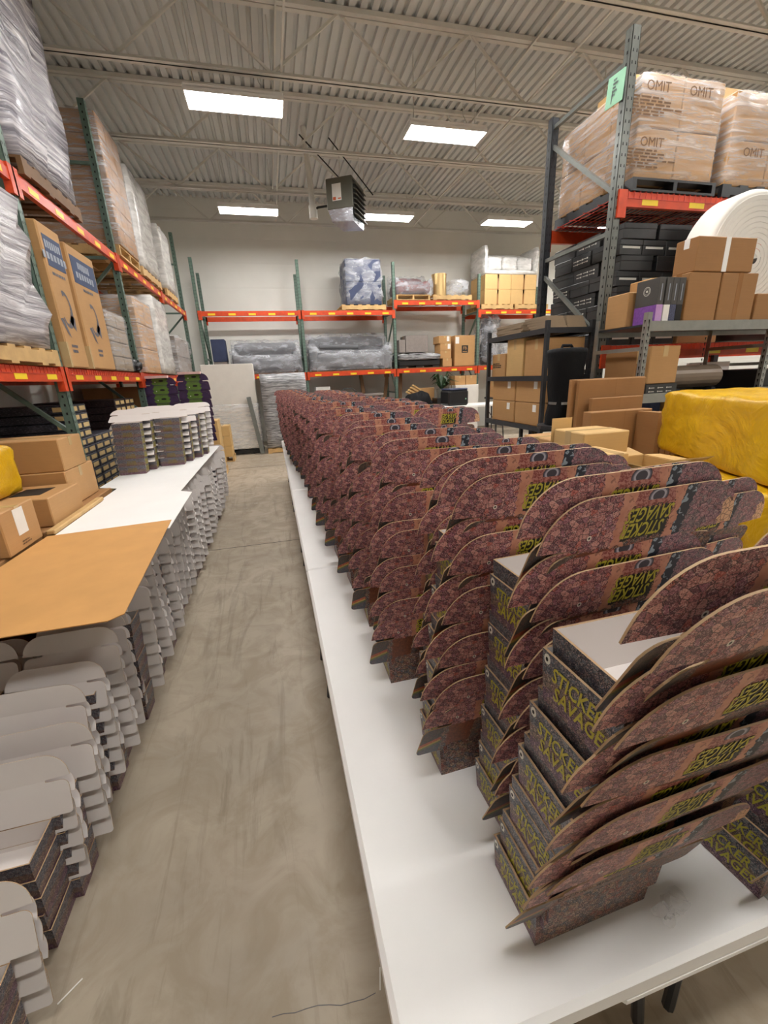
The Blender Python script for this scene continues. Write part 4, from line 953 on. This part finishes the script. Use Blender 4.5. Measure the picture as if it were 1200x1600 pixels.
    b = MB(); b.cbox(-.28, .28, -.25, .25, 0, .17, .01); o = b.obj('black_case', 'black_plastic'); o.location = (4.62, 3.27, zt); tag(o, 'black flat case on lower grey shelf, picture edge', 'case')
    # rack seen through the shelf
    # black open shelf at the rack end
    e = empty('black_shelf', (2.52, 3.67, 0), 0, 'black metal shelf holding brown cartons beside grey rack', 'shelf')
    for x in (0.0, .48):
        for y in (0.0, 1.1): b = MB(); b.box(x-.018, x+.018, y-.018, y+.018, 0, 2.17); b.obj('post', 'rack_dark', e)
    for z in (2.1, 1.68, 1.2, .5):
        for (a, c, d, f_) in ((0, .48, -.02, .0), (0, .48, 1.1, 1.12), (-.02, 0, 0, 1.1), (.48, .5, 0, 1.1)): b = MB(); b.box(a, c, d, f_, z-.04, z+.008); b.obj('shelf_rail', 'rack_dark', e)
        b = MB(); b.box(0, .48, 0, 1.1, z-.012, z); b.obj('shelf_panel', 'kraft_grey', e)
    for k in range(5):
        for j in range(2):
            b = MB(); b.box(-.1, .1, -.16, .16, 0, .022)
            o = b.obj('folded_board', 'kraft_grey'); o.location = (2.68+.22*j, 3.9+.02*k, 2.112+.0235*k); o.rotation_euler = (0, 0, .04*k-.08); tag(o, 'folded grey-brown board, %s layer, %s pile on black shelf top' % (ORD[k], ('left', 'right')[j]), 'flat carton', 'folded boards on black shelf')
    for k in range(4):
        b = MB(); b.box(-.2, .2, -.25, .25, 0, .025); o = b.obj('folded_board', 'kraft_grey'); o.location = (2.79, 4.48, 2.112+.027*k); o.rotation_euler = (0, 0, .05*(k % 2)); tag(o, 'folded board, %s layer of the far pile on black shelf top' % ORD[k], 'flat carton', 'folded boards on black shelf')
    carton('large brown carton on black shelf middle level, front', 2.56, 2.96, 3.7, 4.08, 1.683, 2.03, 'kraft')
    carton('brown carton with round print on black shelf middle level, far', 2.55, 2.96, 4.45, 4.74, 1.683, 1.93, 'kraft', text=[('#3', 'left', 0, .12, .06, 'ink_black')])
    carton('tall brown carton on black shelf middle level, centre', 2.55, 2.96, 4.1, 4.42, 1.683, 2.06, 'kraft_light')
    for j in range(2):
        for k in range(2): carton('brown carton with white label, black shelf bottom level, %s %s' % (('near', 'far')[j], ('lower', 'upper')[k]), 2.55, 2.96, 3.72+.5*j, 4.2+.5*j, 1.203+.225*k, 1.203+.225*(k+1)-.003, 'kraft', sticker=[('left', -.12, .17, .06, .07)], group='labelled cartons on black shelf')
    # black garment bag on a stool-like plate
    e = empty('equipment_bag', (2.43, 3.24, 0), 0, 'tall black fabric bag with silver strap before black shelf', 'bag')
    b = MB(); V = []; Fs = []; n = 16; prof = [(1.28, .125, .11), (1.34, .13, .115), (1.44, .115, .1), (1.48, .11, .1), (1.60, .125, .11), (1.75, .13, .115), (1.86, .15, .12), (1.895, .145, .12), (1.905, .1, .09)]
    for (z, rx, ry) in prof:
        for i in range(n):
            t = 2*math.pi*i/n; q = .35; cx = math.copysign(abs(math.cos(t))**.55, math.cos(t)); cy2 = math.copysign(abs(math.sin(t))**.55, math.sin(t)); j = 1+.035*math.sin(i*2.7+z*9)
            V.append((cx*rx*j, cy2*ry*j, z))
    for g in range(len(prof)-1):
        for i in range(n): Fs.append((g*n+i, g*n+(i+1) % n, (g+1)*n+(i+1) % n, (g+1)*n+i))
    Fs.append(tuple((len(prof)-1)*n+i for i in range(n))); b.poly(V, Fs); b.obj('bag_body', 'black_fabric', e, True)
    b = MB(); b.tube([(0, 0, 1.455), (0, 0, 1.475)], .122, 20); b.obj('strap', 'zinc', e)
    b = MB(); b.tube([(-.06, 0, 1.90), (-.05, 0, 1.925), (.03, 0, 1.925), (.05, 0, 1.90)], .012, 8); b.obj('handle', 'black_fabric', e)
    b = MB(); b.tube([(0, 0, 1.25), (0, 0, 1.28)], .2, 24); b.tube([(0, 0, 0), (0, 0, 1.25)], .05, 12); b.tube([(0, 0, 0), (0, 0, .03)], .22, 24); b.obj('stand', 'steel_dark', e)
    # upright flattened cartons
    for k, (x0, x1, y, h, lb) in enumerate(((2.24, 2.92, 2.92, 1.66, 'widest upright flattened carton in front of grey shelf'), (2.27, 2.88, 2.87, 1.655, 'second upright flattened carton in front of grey shelf'), (2.34, 2.80, 2.80, 1.52, 'lower upright flattened carton leaning before the wide ones'), (2.24, 2.78, 2.70, 1.43, 'thick folded kraft carton bundle, front of upright ones'))):
        t = .035 if k < 3 else .09; b = MB(); b.cbox(x0, x1, y-t/2, y+t/2, 0, h, .004); b.box(x0+(x1-x0)*.55-.002, x0+(x1-x0)*.55+.002, y-t/2-.001, y-t/2, 0, h); o = b.obj('flattened_carton', ['kraft_brown']); tag(o, lb, 'flat carton', 'upright flattened cartons')
    for k in range(4):
        b = MB(); b.box(2.63+.052*k, 2.675+.052*k, 2.45, 2.64, 0, 1.42-.004*k); o = b.obj('flattened_carton', 'kraft_brown'); tag(o, 'thin kraft carton flat on edge, %s from left beside bundle' % ORD[k], 'flat carton', 'edge-on flattened cartons')
    # open cartons on a table behind the printed boxes
    folding_table('white folding table holding open cartons behind printed boxes', 1.62, 2.1, 1.5, 2.62, .74)
    zt = .742
    e = carton('kraft carton with one flap up beside printed boxes', 1.66, 2.0, 2.3, 2.6, zt, 1.32, 'kraft', open_=False, sticker=[('front', -.12, .47, .05, .06)])
    b = MB(); b.box(-.17, -.03, -.152, -.148, .57, .71); b.obj('flap', 'kraft_light', e)
    carton('pale kraft carton, brightest, in front of flattened cartons', 1.67, 1.98, 2.02, 2.29, zt, 1.39, 'kraft_light', text=[('#3', 'front', -.06, .5, .05, 'ink_brown')])
    carton('pale kraft carton lower left, just over printed boxes', 1.62, 1.74, 1.76, 2.0, zt, 1.32, 'kraft_light')
    carton('open pale carton with raised flap next to yellow bale', 1.78, 2.04, 1.66, 1.96, zt, 1.25, 'kraft_light', open_=True)
    # yellow bales
    def bale(x, y, z, a, c, h, rz, seed, lb):
        b = shell_mesh(-a, a, -c, c, 0, h, 14, .006, .035, seed); o = b.obj('yellow_bale', 'yellow_bag', None, True); o.location = (x, y, z); o.rotation_euler = (0, 0, rz); tag(o, lb, 'bale', 'yellow plastic-wrapped bales')
    rz = math.atan2(2.37-1.33, 2.54-2.10)
    d = Vector((math.cos(rz), math.sin(rz))); nrm = Vector((d.y, -d.x)); mid = Vector((2.32, 1.85))
    for k, (sh, al) in enumerate(((-.03, -.06), (-.02, -.03), (-.05, -.14), (0, 0))):
        c0 = mid+nrm*(.34+sh)+d*al; bale(c0.x, c0.y, .395*k, .57, .33, .392, rz, 301+k, ('bottom yellow bale under the stack by grey shelf', 'second yellow bale from the floor by grey shelf', 'yellow bale directly beneath the topmost one', 'topmost big yellow bale by the grey shelf')[k])
right_goods()

# ------------------------------------------------------------------ unit heater
def heater():
    Y = 9.5; p = onY(536, 305, Y)
    e = empty('unit_heater', (float(p[0])+.05, Y, 4.68), R(-30), 'grey unit heater hanging from the roof between lamps', 'heater')
    w, d, h = .26, .36, .62
    b = MB(); b.cbox(-w, w, -d, d, .12, h, .012); b.obj('casing', 'heater_grey', e)
    b = MB(); b.hexa([(-w+.06, -d+.05, -.06), (w-.02, -d+.05, -.1), (w-.02, d-.05, -.1), (-w+.06, d-.05, -.06), (-w+.01, -d+.01, .12), (w-.01, -d+.01, .12), (w-.01, d-.01, .12), (-w+.01, d-.01, .12)]); b.obj('hood', 'foil', e)
    b = MB(); b.box(w, w+.004, -d+.04, d-.04, .0, h-.05); b.obj('grille_recess', 'slot_dark', e)
    for k in range(7):
        z = .02+k*.08; b = MB(); P = [(w+.004, -d+.04, z), (w+.06, -d+.04, z-.02), (w+.06, d-.04, z-.02), (w+.004, d-.04, z)]; b.hexa(P+[(q[0], q[1], q[2]+.012) for q in P]); b.obj('louver', 'heater_grey', e)
    b = MB(); b.box(-.14, .04, -d-.003, -d, .25, .52); s = b.obj('rating_plate', 'paper_white', e); b = MB(); b.box(-.13, -.07, -d-.004, -d-.003, .26, .31); b.box(-.03, .03, -d-.004, -d-.003, .27, .29); b.obj('plate_print', 'ink_orange', s)
    inv = (Matrix.Translation(Vector(e.location)) @ Matrix.Rotation(R(-30), 4, 'Z')).inverted()
    for (p0, p1, yy) in (((467, 210), (531, 279), 9.45), ((513, 215), (583, 305), 9.4)):
        b = MB(); b.tube([tuple(inv @ Vector(onY(*p0, yy))), tuple(inv @ Vector(onY(*p1, yy)))], .011, 6); b.obj('brace_rod', 'ink_black', e)
    for (x, y) in ((-.2, .3), (.2, .3)): b = MB(); b.tube([(x, y, h), (x, y, 1.598)], .008, 6); b.obj('hanger_rod', 'joist_paint', e)
    b = MB(); b.tube([(-w, -.1, .28), (-.55, -.1, .28), (-.62, -.1, .26)], .02, 10); b.obj('gas_pipe', 'ink_black', e)
    b = MB(); b.tube([(-.66, -.1, .15), (-.68, -.1, .7), (-.74, -.1, 1.598)], .055, 14); b.tube([(-.66, -.1, .1), (-.66, -.1, .32)], .08, 14); b.obj('vent_pipe', 'joist_paint', e)
heater()

# ------------------------------------------------------------------ the printed mailer boxes (nested, lids open)
BW_, BD, BH, EAR, LIDH, TUCK, CT = .258, .146, .09, .065, .122, .088, .0025
HW = BW_/2; FULL = HW+EAR
def arc(cx, cy, r1, r2, a0, a1, n):
    return [(cx+r1*math.cos(a0+(a1-a0)*k/n), cy+r2*math.sin(a0+(a1-a0)*k/n)) for k in range(n+1)]
def lid_pieces(E=EAR):
    h = LIDH; FULL = HW+E; ear = [(HW, .004)] + arc(FULL-.012, .017, .012, .012, -math.pi/2, 0, 3) + arc(FULL-.008-.025, h-.030, .025, .024, 0, math.pi/2, 4) + [(HW, h-.006)]
    mid = [(HW, 0), (HW, h-.006), (HW-.012, h-.005), (HW-.014, h), (-HW+.014, h), (-HW+.012, h-.005), (-HW, h-.006), (-HW, 0)]
    return mid, ear, [(-x, z) for x, z in ear[::-1]]
def tuck_outline():
    t = TUCK; right = [(HW-.014, 0), (HW-.012, .003), (FULL-.004, .006)] + arc(HW-.02, .008, EAR+.014, t-.008, 0, math.pi/2, 9)[1:]
    return [(x, z) for x, z in right] + [(-x, z) for x, z in right[::-1]]
def panel(outlines, vo, vs, bend=0.0):
    """thin card: printed face toward -y, plain face toward +y, kraft rim; what lies beyond the tray width bends outward"""
    b = MB(); sb, cb = math.sin(bend), math.cos(bend)
    def pt(x, y, z):
        d = abs(x)-HW
        if d <= 0 or not bend: return (x, y, z)
        return (math.copysign(HW+d*cb+y*sb*0, x), y-d*sb, z)
    for outline in outlines:
        n = len(outline); uv = [((x+FULL)/(2*FULL), vo+z*vs) for x, z in outline]
        b.face([pt(x, 0, z) for x, z in outline], 0, uv); b.face([pt(x, CT, z) for x, z in outline][::-1], 1)
        for i in range(n):
            (x0, z0), (x1, z1) = outline[i], outline[(i+1) % n]; b.face([pt(x1, 0, z1), pt(x0, 0, z0), pt(x0, CT, z0), pt(x1, CT, z1)], 2)
    return b
def tray():
    b = MB(); w0, w1, t = HW-.006, HW, .004; y0a, y0b, y1a, y1b = .003, .0, BD-.003, BD
    lo = [(-w0, y0a), (w0, y0a), (w0, y1a), (-w0, y1a)]; hi = [(-w1, y0b), (w1, y0b), (w1, y1b), (-w1, y1b)]
    for i in range(4):
        j = (i+1) % 4; L = 2 if i % 2 == 0 else 1
        b.face([(*lo[i], 0), (*lo[j], 0), (*hi[j], BH), (*hi[i], BH)], 3 if i == 0 else 0, [(0, 0.01), (L, 0.01), (L, 1), (0, 1)] if i else [(.42, .30), (.86, .30), (.86, .01), (.42, .01)])
        s = lambda p, k: (p[0]*(1-t/w1*(1)), p[1]+(t if p[1] < BD/2 else -t))
        b.face([(*hi[j], BH), (*hi[i], BH), (*s(hi[i], 0), BH), (*s(hi[j], 0), BH)][::-1], 2)
        b.face([(*s(lo[j], 0), .003), (*s(lo[i], 0), .003), (*s(hi[i], 0), BH), (*s(hi[j], 0), BH)], 1)
    b.face([(*p, 0) for p in lo[::-1]], 0, [(0, 0.01), (1, 0.01), (1, 1), (0, 1)]); b.face([(*(p[0]*.97, p[1]+(t if p[1] < BD/2 else -t)), .003) for p in lo], 1)
    return b
def jag(s, size, sx, off=.0007): return text2d(s, size, .28, sx, 2, off)
def build_box_meshes():
    me = {}
    me['tray'] = tray(); me['lid'] = panel(lid_pieces(.042), .005, .49/LIDH, R(6)); me['lidflat'] = panel(lid_pieces(), .005, .49/LIDH); me['tuck'] = panel([tuck_outline()], .505, .49/TUCK)
    b = MB()                                                    # logo, upside down on the open flap
    for k, (wd, dz) in enumerate((('STICKER', .013), ('SAVAGES', -.0135))):
        V, Fs = jag(wd, .034, .63)
        b.poly([(-x-.001+(.003 if k else -.003), -.0006, -(y+dz)+.036) for x, y in V], Fs)
    me['logo'] = b
    b = MB()                                                    # lettering on both tray ends
    for s in (-1,):
        for wd, dz in (('STICKER', .015), ('SAVAGES', -.015)):
            V, Fs = jag(wd, .036, .70)
            lean = lambda zz: (HW-.006+.006*zz/BH)+.0008
            b.poly([(s*lean(.045+y+dz), BD*.5+s*x+(.004 if dz < 0 else -.004)*s, .045+y+dz) for x, y in V], Fs)
    me['side'] = b
    b = MB()                                                    # round eye printed near the top corner
    for s in (-1,):
        for r, dx, m in ((.0085, .0010, 0), (.0036, .0016, 1)):
            P = [(s*(HW-.001+dx), BD-.012+math.cos(t)*r*.8, BH-.012+math.sin(t)*r) for t in np.linspace(0, 2*math.pi, 13)[:-1]]; b.poly(P if s > 0 else P[::-1], [tuple(range(12))], m)
    me['eye'] = b
    b = MB()                                                    # golden emblem on the tray front
    for wd, dz in (('STICKER', .011), ('SAVAGES', -.011)):
        V, Fs = jag(wd, .030, .75); b.poly([(-x, BD+.0008, .045+y+dz) for x, y in V], Fs)
    me['front'] = b
    return me
BM = build_box_meshes()
MATS = {'tray': ['print_tray', 'card_inside', 'card_edge', 'print_lid'], 'lid': ['print_lid', 'card_inside', 'card_edge'], 'lidflat': ['print_lid', 'card_inside', 'card_edge'], 'tuck': ['print_lid', 'card_inside', 'card_edge'], 'logo': ['ink_yellow'], 'side': ['ink_yellow'], 'eye': ['ink_white', 'ink_black'], 'front': ['ink_gold']}
ME = {k: b.mesh({'tray': 'tray', 'lid': 'lid', 'lidflat': 'lid', 'tuck': 'tuck_flap', 'logo': 'logo_lettering', 'side': 'side_lettering', 'eye': 'eye_print', 'front': 'front_lettering'}[k], MATS[k]) for k, b in BM.items()}
GREEN = {}
def hinge(lean, lean2, lx=0.0):
    """lid and flap transforms: lean back over the hinge side (toward -y)"""
    tl = (lx, -.001, BH); up = Vector((0, -math.sin(lean), math.cos(lean)))*LIDH
    return tl, (lean, 0, 0), (lx, tl[1]+up.y, tl[2]+up.z), (lean2, 0, 0)
def put_box(loc, rz, lean, lean2, label, group, detail=2, name='printed_box', me=ME, lid='lid', sx=1.0, lx=0.0):
    e = empty(name, loc, rz, label, 'box', group)
    tl, rl, tt, rt = hinge(lean, lean2, lx)
    t = link('tray', me['tray'], e); t.scale = (sx, 1, 1); link('lid', me[lid], e, None, tl, rl); f = link('tuck_flap', me['tuck'], e, None, tt, rt)
    if detail >= 1 and 'logo' in me: link('logo_lettering', me['logo'], f)
    if detail >= 2 and 'side' in me: link('side_lettering', me['side'], t); link('eye_print', me['eye'], t)
    if detail == 3 and 'front' in me: link('front_lettering', me['front'], t)
    return e
class Bulk:
    """many boxes in one mesh (kind = stuff)"""
    def __init__(s): s.V = []; s.F = []; s.M = []; s.UV = []; s.n = 0; s.mats = []
    def add(s, key, mw):
        b = BM[key]; A = np.array(b.v); R3 = np.array(mw.to_3x3()); T = np.array(mw.translation); P = A@R3.T+T; s.V.append(P)
        for f in b.f: s.F.append(tuple(i+s.n for i in f))
        mp = []
        for m in MATS[key]:
            if m not in s.mats: s.mats.append(m)
            mp.append(s.mats.index(m))
        s.M += [mp[i] for i in b.m]; s.UV += b.uv; s.n += len(A)
    def box(s, loc, rz, lean, lean2, logo=True, side=False, lid='lid', lx=0.0):
        W = Matrix.Translation(Vector(loc)) @ Matrix.Rotation(rz, 4, 'Z'); tl, rl, tt, rt = hinge(lean, lean2, lx)
        s.add('tray', W); s.add(lid, W @ Matrix.Translation(Vector(tl)) @ Matrix.Rotation(rl[0], 4, 'X'))
        f = W @ Matrix.Translation(Vector(tt)) @ Matrix.Rotation(rt[0], 4, 'X'); s.add('tuck', f)
        if logo: s.add('logo', f)
        if side: s.add('side', W)
    def obj(s, name):
        me = bpy.data.meshes.new(name); me.from_pydata(np.concatenate(s.V).tolist(), [], s.F)
        for m in s.mats: me.materials.append(M[m])
        me.polygons.foreach_set('material_index', s.M); u = me.uv_layers.new(name='UVMap'); u.data.foreach_set('uv', [c for p in s.UV for c in p]); me.update()
        o = bpy.data.objects.new(name, me); col.objects.link(o); return o
def printed_stacks():
    rg = random.Random(11); bulk = Bulk(); count = 0; zt = .741
    rows = 40
    xs = [.345, .395, .31, .36, .28, .335]
    for r in range(rows):
        Y = .412+.183*r
        for c in range(2):
            if c == 0:
                x = xs[r] if r < 6 else (.285+(.045 if r % 2 else 0)-.14*min(1, (r-6)/26)+rg.uniform(-.015, .015))
            else:
                x = .80 if r == 0 else (.785+(.03 if r % 2 else -.02)+rg.uniform(-.015, .015) - .05*min(1, r/20))
            Yc = Y-(.045 if c == 1 and r == 0 else 0)+(rg.uniform(-.008, .008) if r else 0)
            rz0 = (rg.uniform(-.05, .05) if r else .02) + (.07 if c == 1 and r < 6 else 0)
            n = 11 if c == 0 else (9 if r < 10 else 10)
            lx, ly = rg.uniform(-.003, .003), (-.0115 if r == 0 else -.0065)
            for k in range(n):
                if k == 0: z = 0; pair = 0
                else: i = (k-1)//2; pair = (k-1) % 2; z = .064+.116*i+.030*pair
                zz = zt+z*(1+(.0 if r == 0 else rz0*.4)); dy = ly*(z/.058); ang = rz0+rg.uniform(-.02, .02)
                lean = R(18 if k == 0 else (24 if not pair else 21) if r == 0 else (20 if not pair else 18))+rg.uniform(-.012, .012); lean2 = lean-R(9)+rg.uniform(-.02, .02)
                dx = lx*k+(.002 if pair == 0 and k else -.001)+rg.uniform(-.003, .003)
                loc = (x+HW+dx, Yc+dy, zz); lidx = 0 if k == 0 else (.017 if pair == 0 else -.012)
                if count < 300 and r < 14:
                    put_box(loc, ang, lean, lean2, 'printed box with open lid, %s from bottom, %s stack %s' % (ORD[k], ORD[r], ('next to aisle', 'of right column')[c]), 'printed boxes nested on the white tables', 2 if (r < 7 and not pair) else 1, lid='lid' if k else 'lidflat', sx=.93 if pair else 1.0, lx=lidx)
                    count += 1
                else: bulk.box(loc, ang, lean, lean2, True, False, 'lid', lidx)
    o = bulk.obj('printed_box_rows'); tag(o, 'far rows of printed boxes nested on the white tables', 'boxes', kind='stuff')
printed_stacks()
def white_stacks():
    rg = random.Random(23); bulk = Bulk(); cnt = 0
    for r in range(-1, 36):
        Y = (1.13+.143*r if r < 9 else 1.13+.143*9+.17*(r-9)) if r >= 0 else .775
        if Y > 6.8: continue
        n = (4, 5, 5, 6, 6, 7, 7, 8, 8, 9)[min(r+1, 9)]
        for c in range(3):
            if (c and Y > 1.95) or (r < 0 and c == 2): continue
            x = -1.02-.415*c+rg.uniform(-.02, .02)+(.02 if r % 2 else 0)-(.0 if r < 0 else 0)
            if r == 0 and c == 0: x = -1.008
            nn = n if c == 0 else max(3, n-1+(r+c) % 2)
            rz = math.pi+rg.uniform(-.05, .05); lx = rg.uniform(-.004, .004)
            for k in range(nn):
                z = .001+.070*k; lean = R(24)+rg.uniform(-.05, .05); lean2 = (R(18) if k == nn-1 else R(58))+rg.uniform(-.06, .06)
                loc = (x+lx*k+rg.uniform(-.004, .004), Y+BD+.004*k, z); ang = rz+rg.uniform(-.02, .02)
                if r < 16 and cnt < 230:
                    put_box(loc, ang, lean, lean2, 'white-lidded box on the floor, %s from bottom, %s stack%s' % (ORD[k], ORD[r+1], (' beside aisle', ' of middle column', ' of left column')[c]), 'white-lidded boxes stacked on the floor', 0, 'white_lidded_box', lid='lidflat'); cnt += 1
                else: bulk.box(loc, ang, lean, lean2, False, False, 'lidflat')
    o = bulk.obj('white_lidded_box_rows'); tag(o, 'far rows of white-lidded boxes stacked on the floor', 'boxes', kind='stuff')
    # sheets lying on the stacks
    def sheet(pts, z, label, mat, group=None, name='card_sheet'):
        b = MB(); t = .004; rgs = random.Random(3); b.prism(pts, lambda a, c, h: (a, c, z+h), 0, t, (0, 0, 0)); o = b.obj(name, mat); tag(o, label, 'sheet', group)
    sheet([(-.67, 1.70), (-.75, 2.97), (-1.45, 2.90), (-1.49, 1.66), (-.72, 1.66)], .876, 'brown cardboard sheet lying on the white-lidded stacks', 'kraft_sheet')
    sheet([(-.73, 2.80), (-.75, 3.77), (-1.42, 4.25), (-1.42, 2.72)], .870, 'nearer white card sheet, half under the brown sheet', 'white_card', 'white card sheets')
    sheet([(-.86, 3.80), (-.83, 6.62), (-1.62, 6.75), (-1.64, 4.32), (-1.46, 4.22), (-1.46, 3.78)], .864, 'farther white card sheet carrying the small white-lidded stacks', 'white_card', 'white card sheets')
    # small stacks on the farther sheet
    for s, (x, y, n, nm) in enumerate(((-1.50, 4.85, 7, 'front left'), (-1.45, 5.06, 7, 'second left'), (-1.42, 5.28, 7, 'third left'), (-1.38, 5.52, 7, 'rear left'), (-1.19, 5.22, 7, 'front right'), (-1.13, 5.44, 6, 'second right'), (-1.06, 5.68, 7, 'third right'), (-1.02, 5.92, 7, 'rear right'))):
        for k in range(n):
            put_box((x+.003*k, y+BD+.004*k-.0, .869+.0725*k), math.pi+rg.uniform(-.03, .03)+.03, R(58)+rg.uniform(-.04, .04), R(52), 'white-lidded box on white sheet, %s from bottom of %s stack' % (ORD[k], nm), 'white-lidded boxes stacked on the white sheet', 3, 'white_lidded_box', lid='lidflat')
white_stacks()
def purple_stacks():
    # same box in purple and green art
    tr = tray().mesh('tray', ['print_purple', 'card_inside', 'card_edge', 'print_purple'])
    def pg(outline, vo, h, nm):
        b = panel(outline, vo, 1)
        w = HW*.6; P = [(-w, .0), (-w*1.25, h*.3), (-w*.95, h*.42), (-w*1.2, h*.7), (-w*.9, h), (w*.9, h), (w*1.3, h*.66), (w, h*.5), (w*1.25, h*.25), (w, 0)]
        b.poly([(x, -.0012, z+.002) for x, z in [(p[0], p[1]*.95) for p in P]], [tuple(range(len(P)))], 3)
        b.poly([(.02+math.cos(t)*.03, -.002, h*.55+math.sin(t)*.012) for t in np.linspace(0, 6.28, 11)[:-1]], [tuple(range(10))], 4)
        b.poly([(-.05+math.cos(t)*.007, -.002, h*.4+math.sin(t)*.007) for t in np.linspace(0, 6.28, 9)[:-1]], [tuple(range(8))], 5)
        return b.mesh(nm, ['print_purple', 'card_inside', 'card_edge', 'print_green', 'ink_black', 'ink_white'])
    me = {'tray': tr, 'lid': pg(lid_pieces(), 0, LIDH, 'lid'), 'tuck': pg([tuck_outline()], 0, TUCK, 'tuck_flap')}
    Y = 7.3
    b = MB(); b.cbox(-.4, .4, -.2, .3, 0, .7, .02); o = b.obj('support_crate', 'kraft_brown'); o.location = (-1.38, Y+.32, 0); tag(o, 'brown crate hidden under the purple and green boxes', 'crate')
    for s in range(2):
        for k in range(7):
            pb = put_box((-1.64+.47*s+.004*k, Y-.006*k+.05, .702+.132*k+.04*s), .04, R(14), R(6), 'purple box with green art, %s from bottom, %s stack' % (ORD[k], ('left', 'right')[s]), 'purple and green boxes behind white stacks', 0, 'purple_box', me); pb.scale = (1.2, 1.2, 1.25)
    for s in range(2):
        b = MB(); b.box(-.16, .16, -.05, .05, 0, .035); o = b.obj('pink_strip', 'pink_edge'); o.location = (-1.64+.47*s, Y-.06, .702+.132*6+.04*s+.36); tag(o, 'pale pink card strip on top of %s purple stack' % ('left', 'right')[s], 'card')
purple_stacks()

# ------------------------------------------------------------------ scraps
def scraps():
    b = MB(); b.bar((0, 0, .002), (.05, .045, .002), .004, .002); o = b.obj('straw_scrap', 'paper_white'); o.location = tuple(onZ(90, 1570, 0)); tag(o, 'thin pale scrap on the concrete by the floor stacks', 'scrap')
    b = MB(); b.bar((0, 0, .002), (.012, .05, .002), .004, .002); o = b.obj('straw_scrap', 'paper_white'); o.location = tuple(onZ(594, 1548, 0)); tag(o, 'thin pale scrap on the concrete beside the near table', 'scrap')
    p = onZ(1048, 1418, .742); rg = random.Random(9); b = MB(); V = []; Fs = []
    nx, ny = 8, 4
    for i in range(nx+1):
        for j in range(ny+1): V.append((-.04+.08*i/nx+rg.uniform(-.004, .004), -.018+.036*j/ny+rg.uniform(-.004, .004), .001+abs(rg.gauss(0, .006))))
    for i in range(nx):
        for j in range(ny): Fs.append((i*(ny+1)+j, (i+1)*(ny+1)+j, (i+1)*(ny+1)+j+1, i*(ny+1)+j+1))
    b.poly(V, Fs); o = b.obj('film_scrap', 'film_clear'); o.location = tuple(p); o.rotation_euler = (0, 0, .25); tag(o, 'torn clear film scrap on near table end', 'scrap')
scraps()
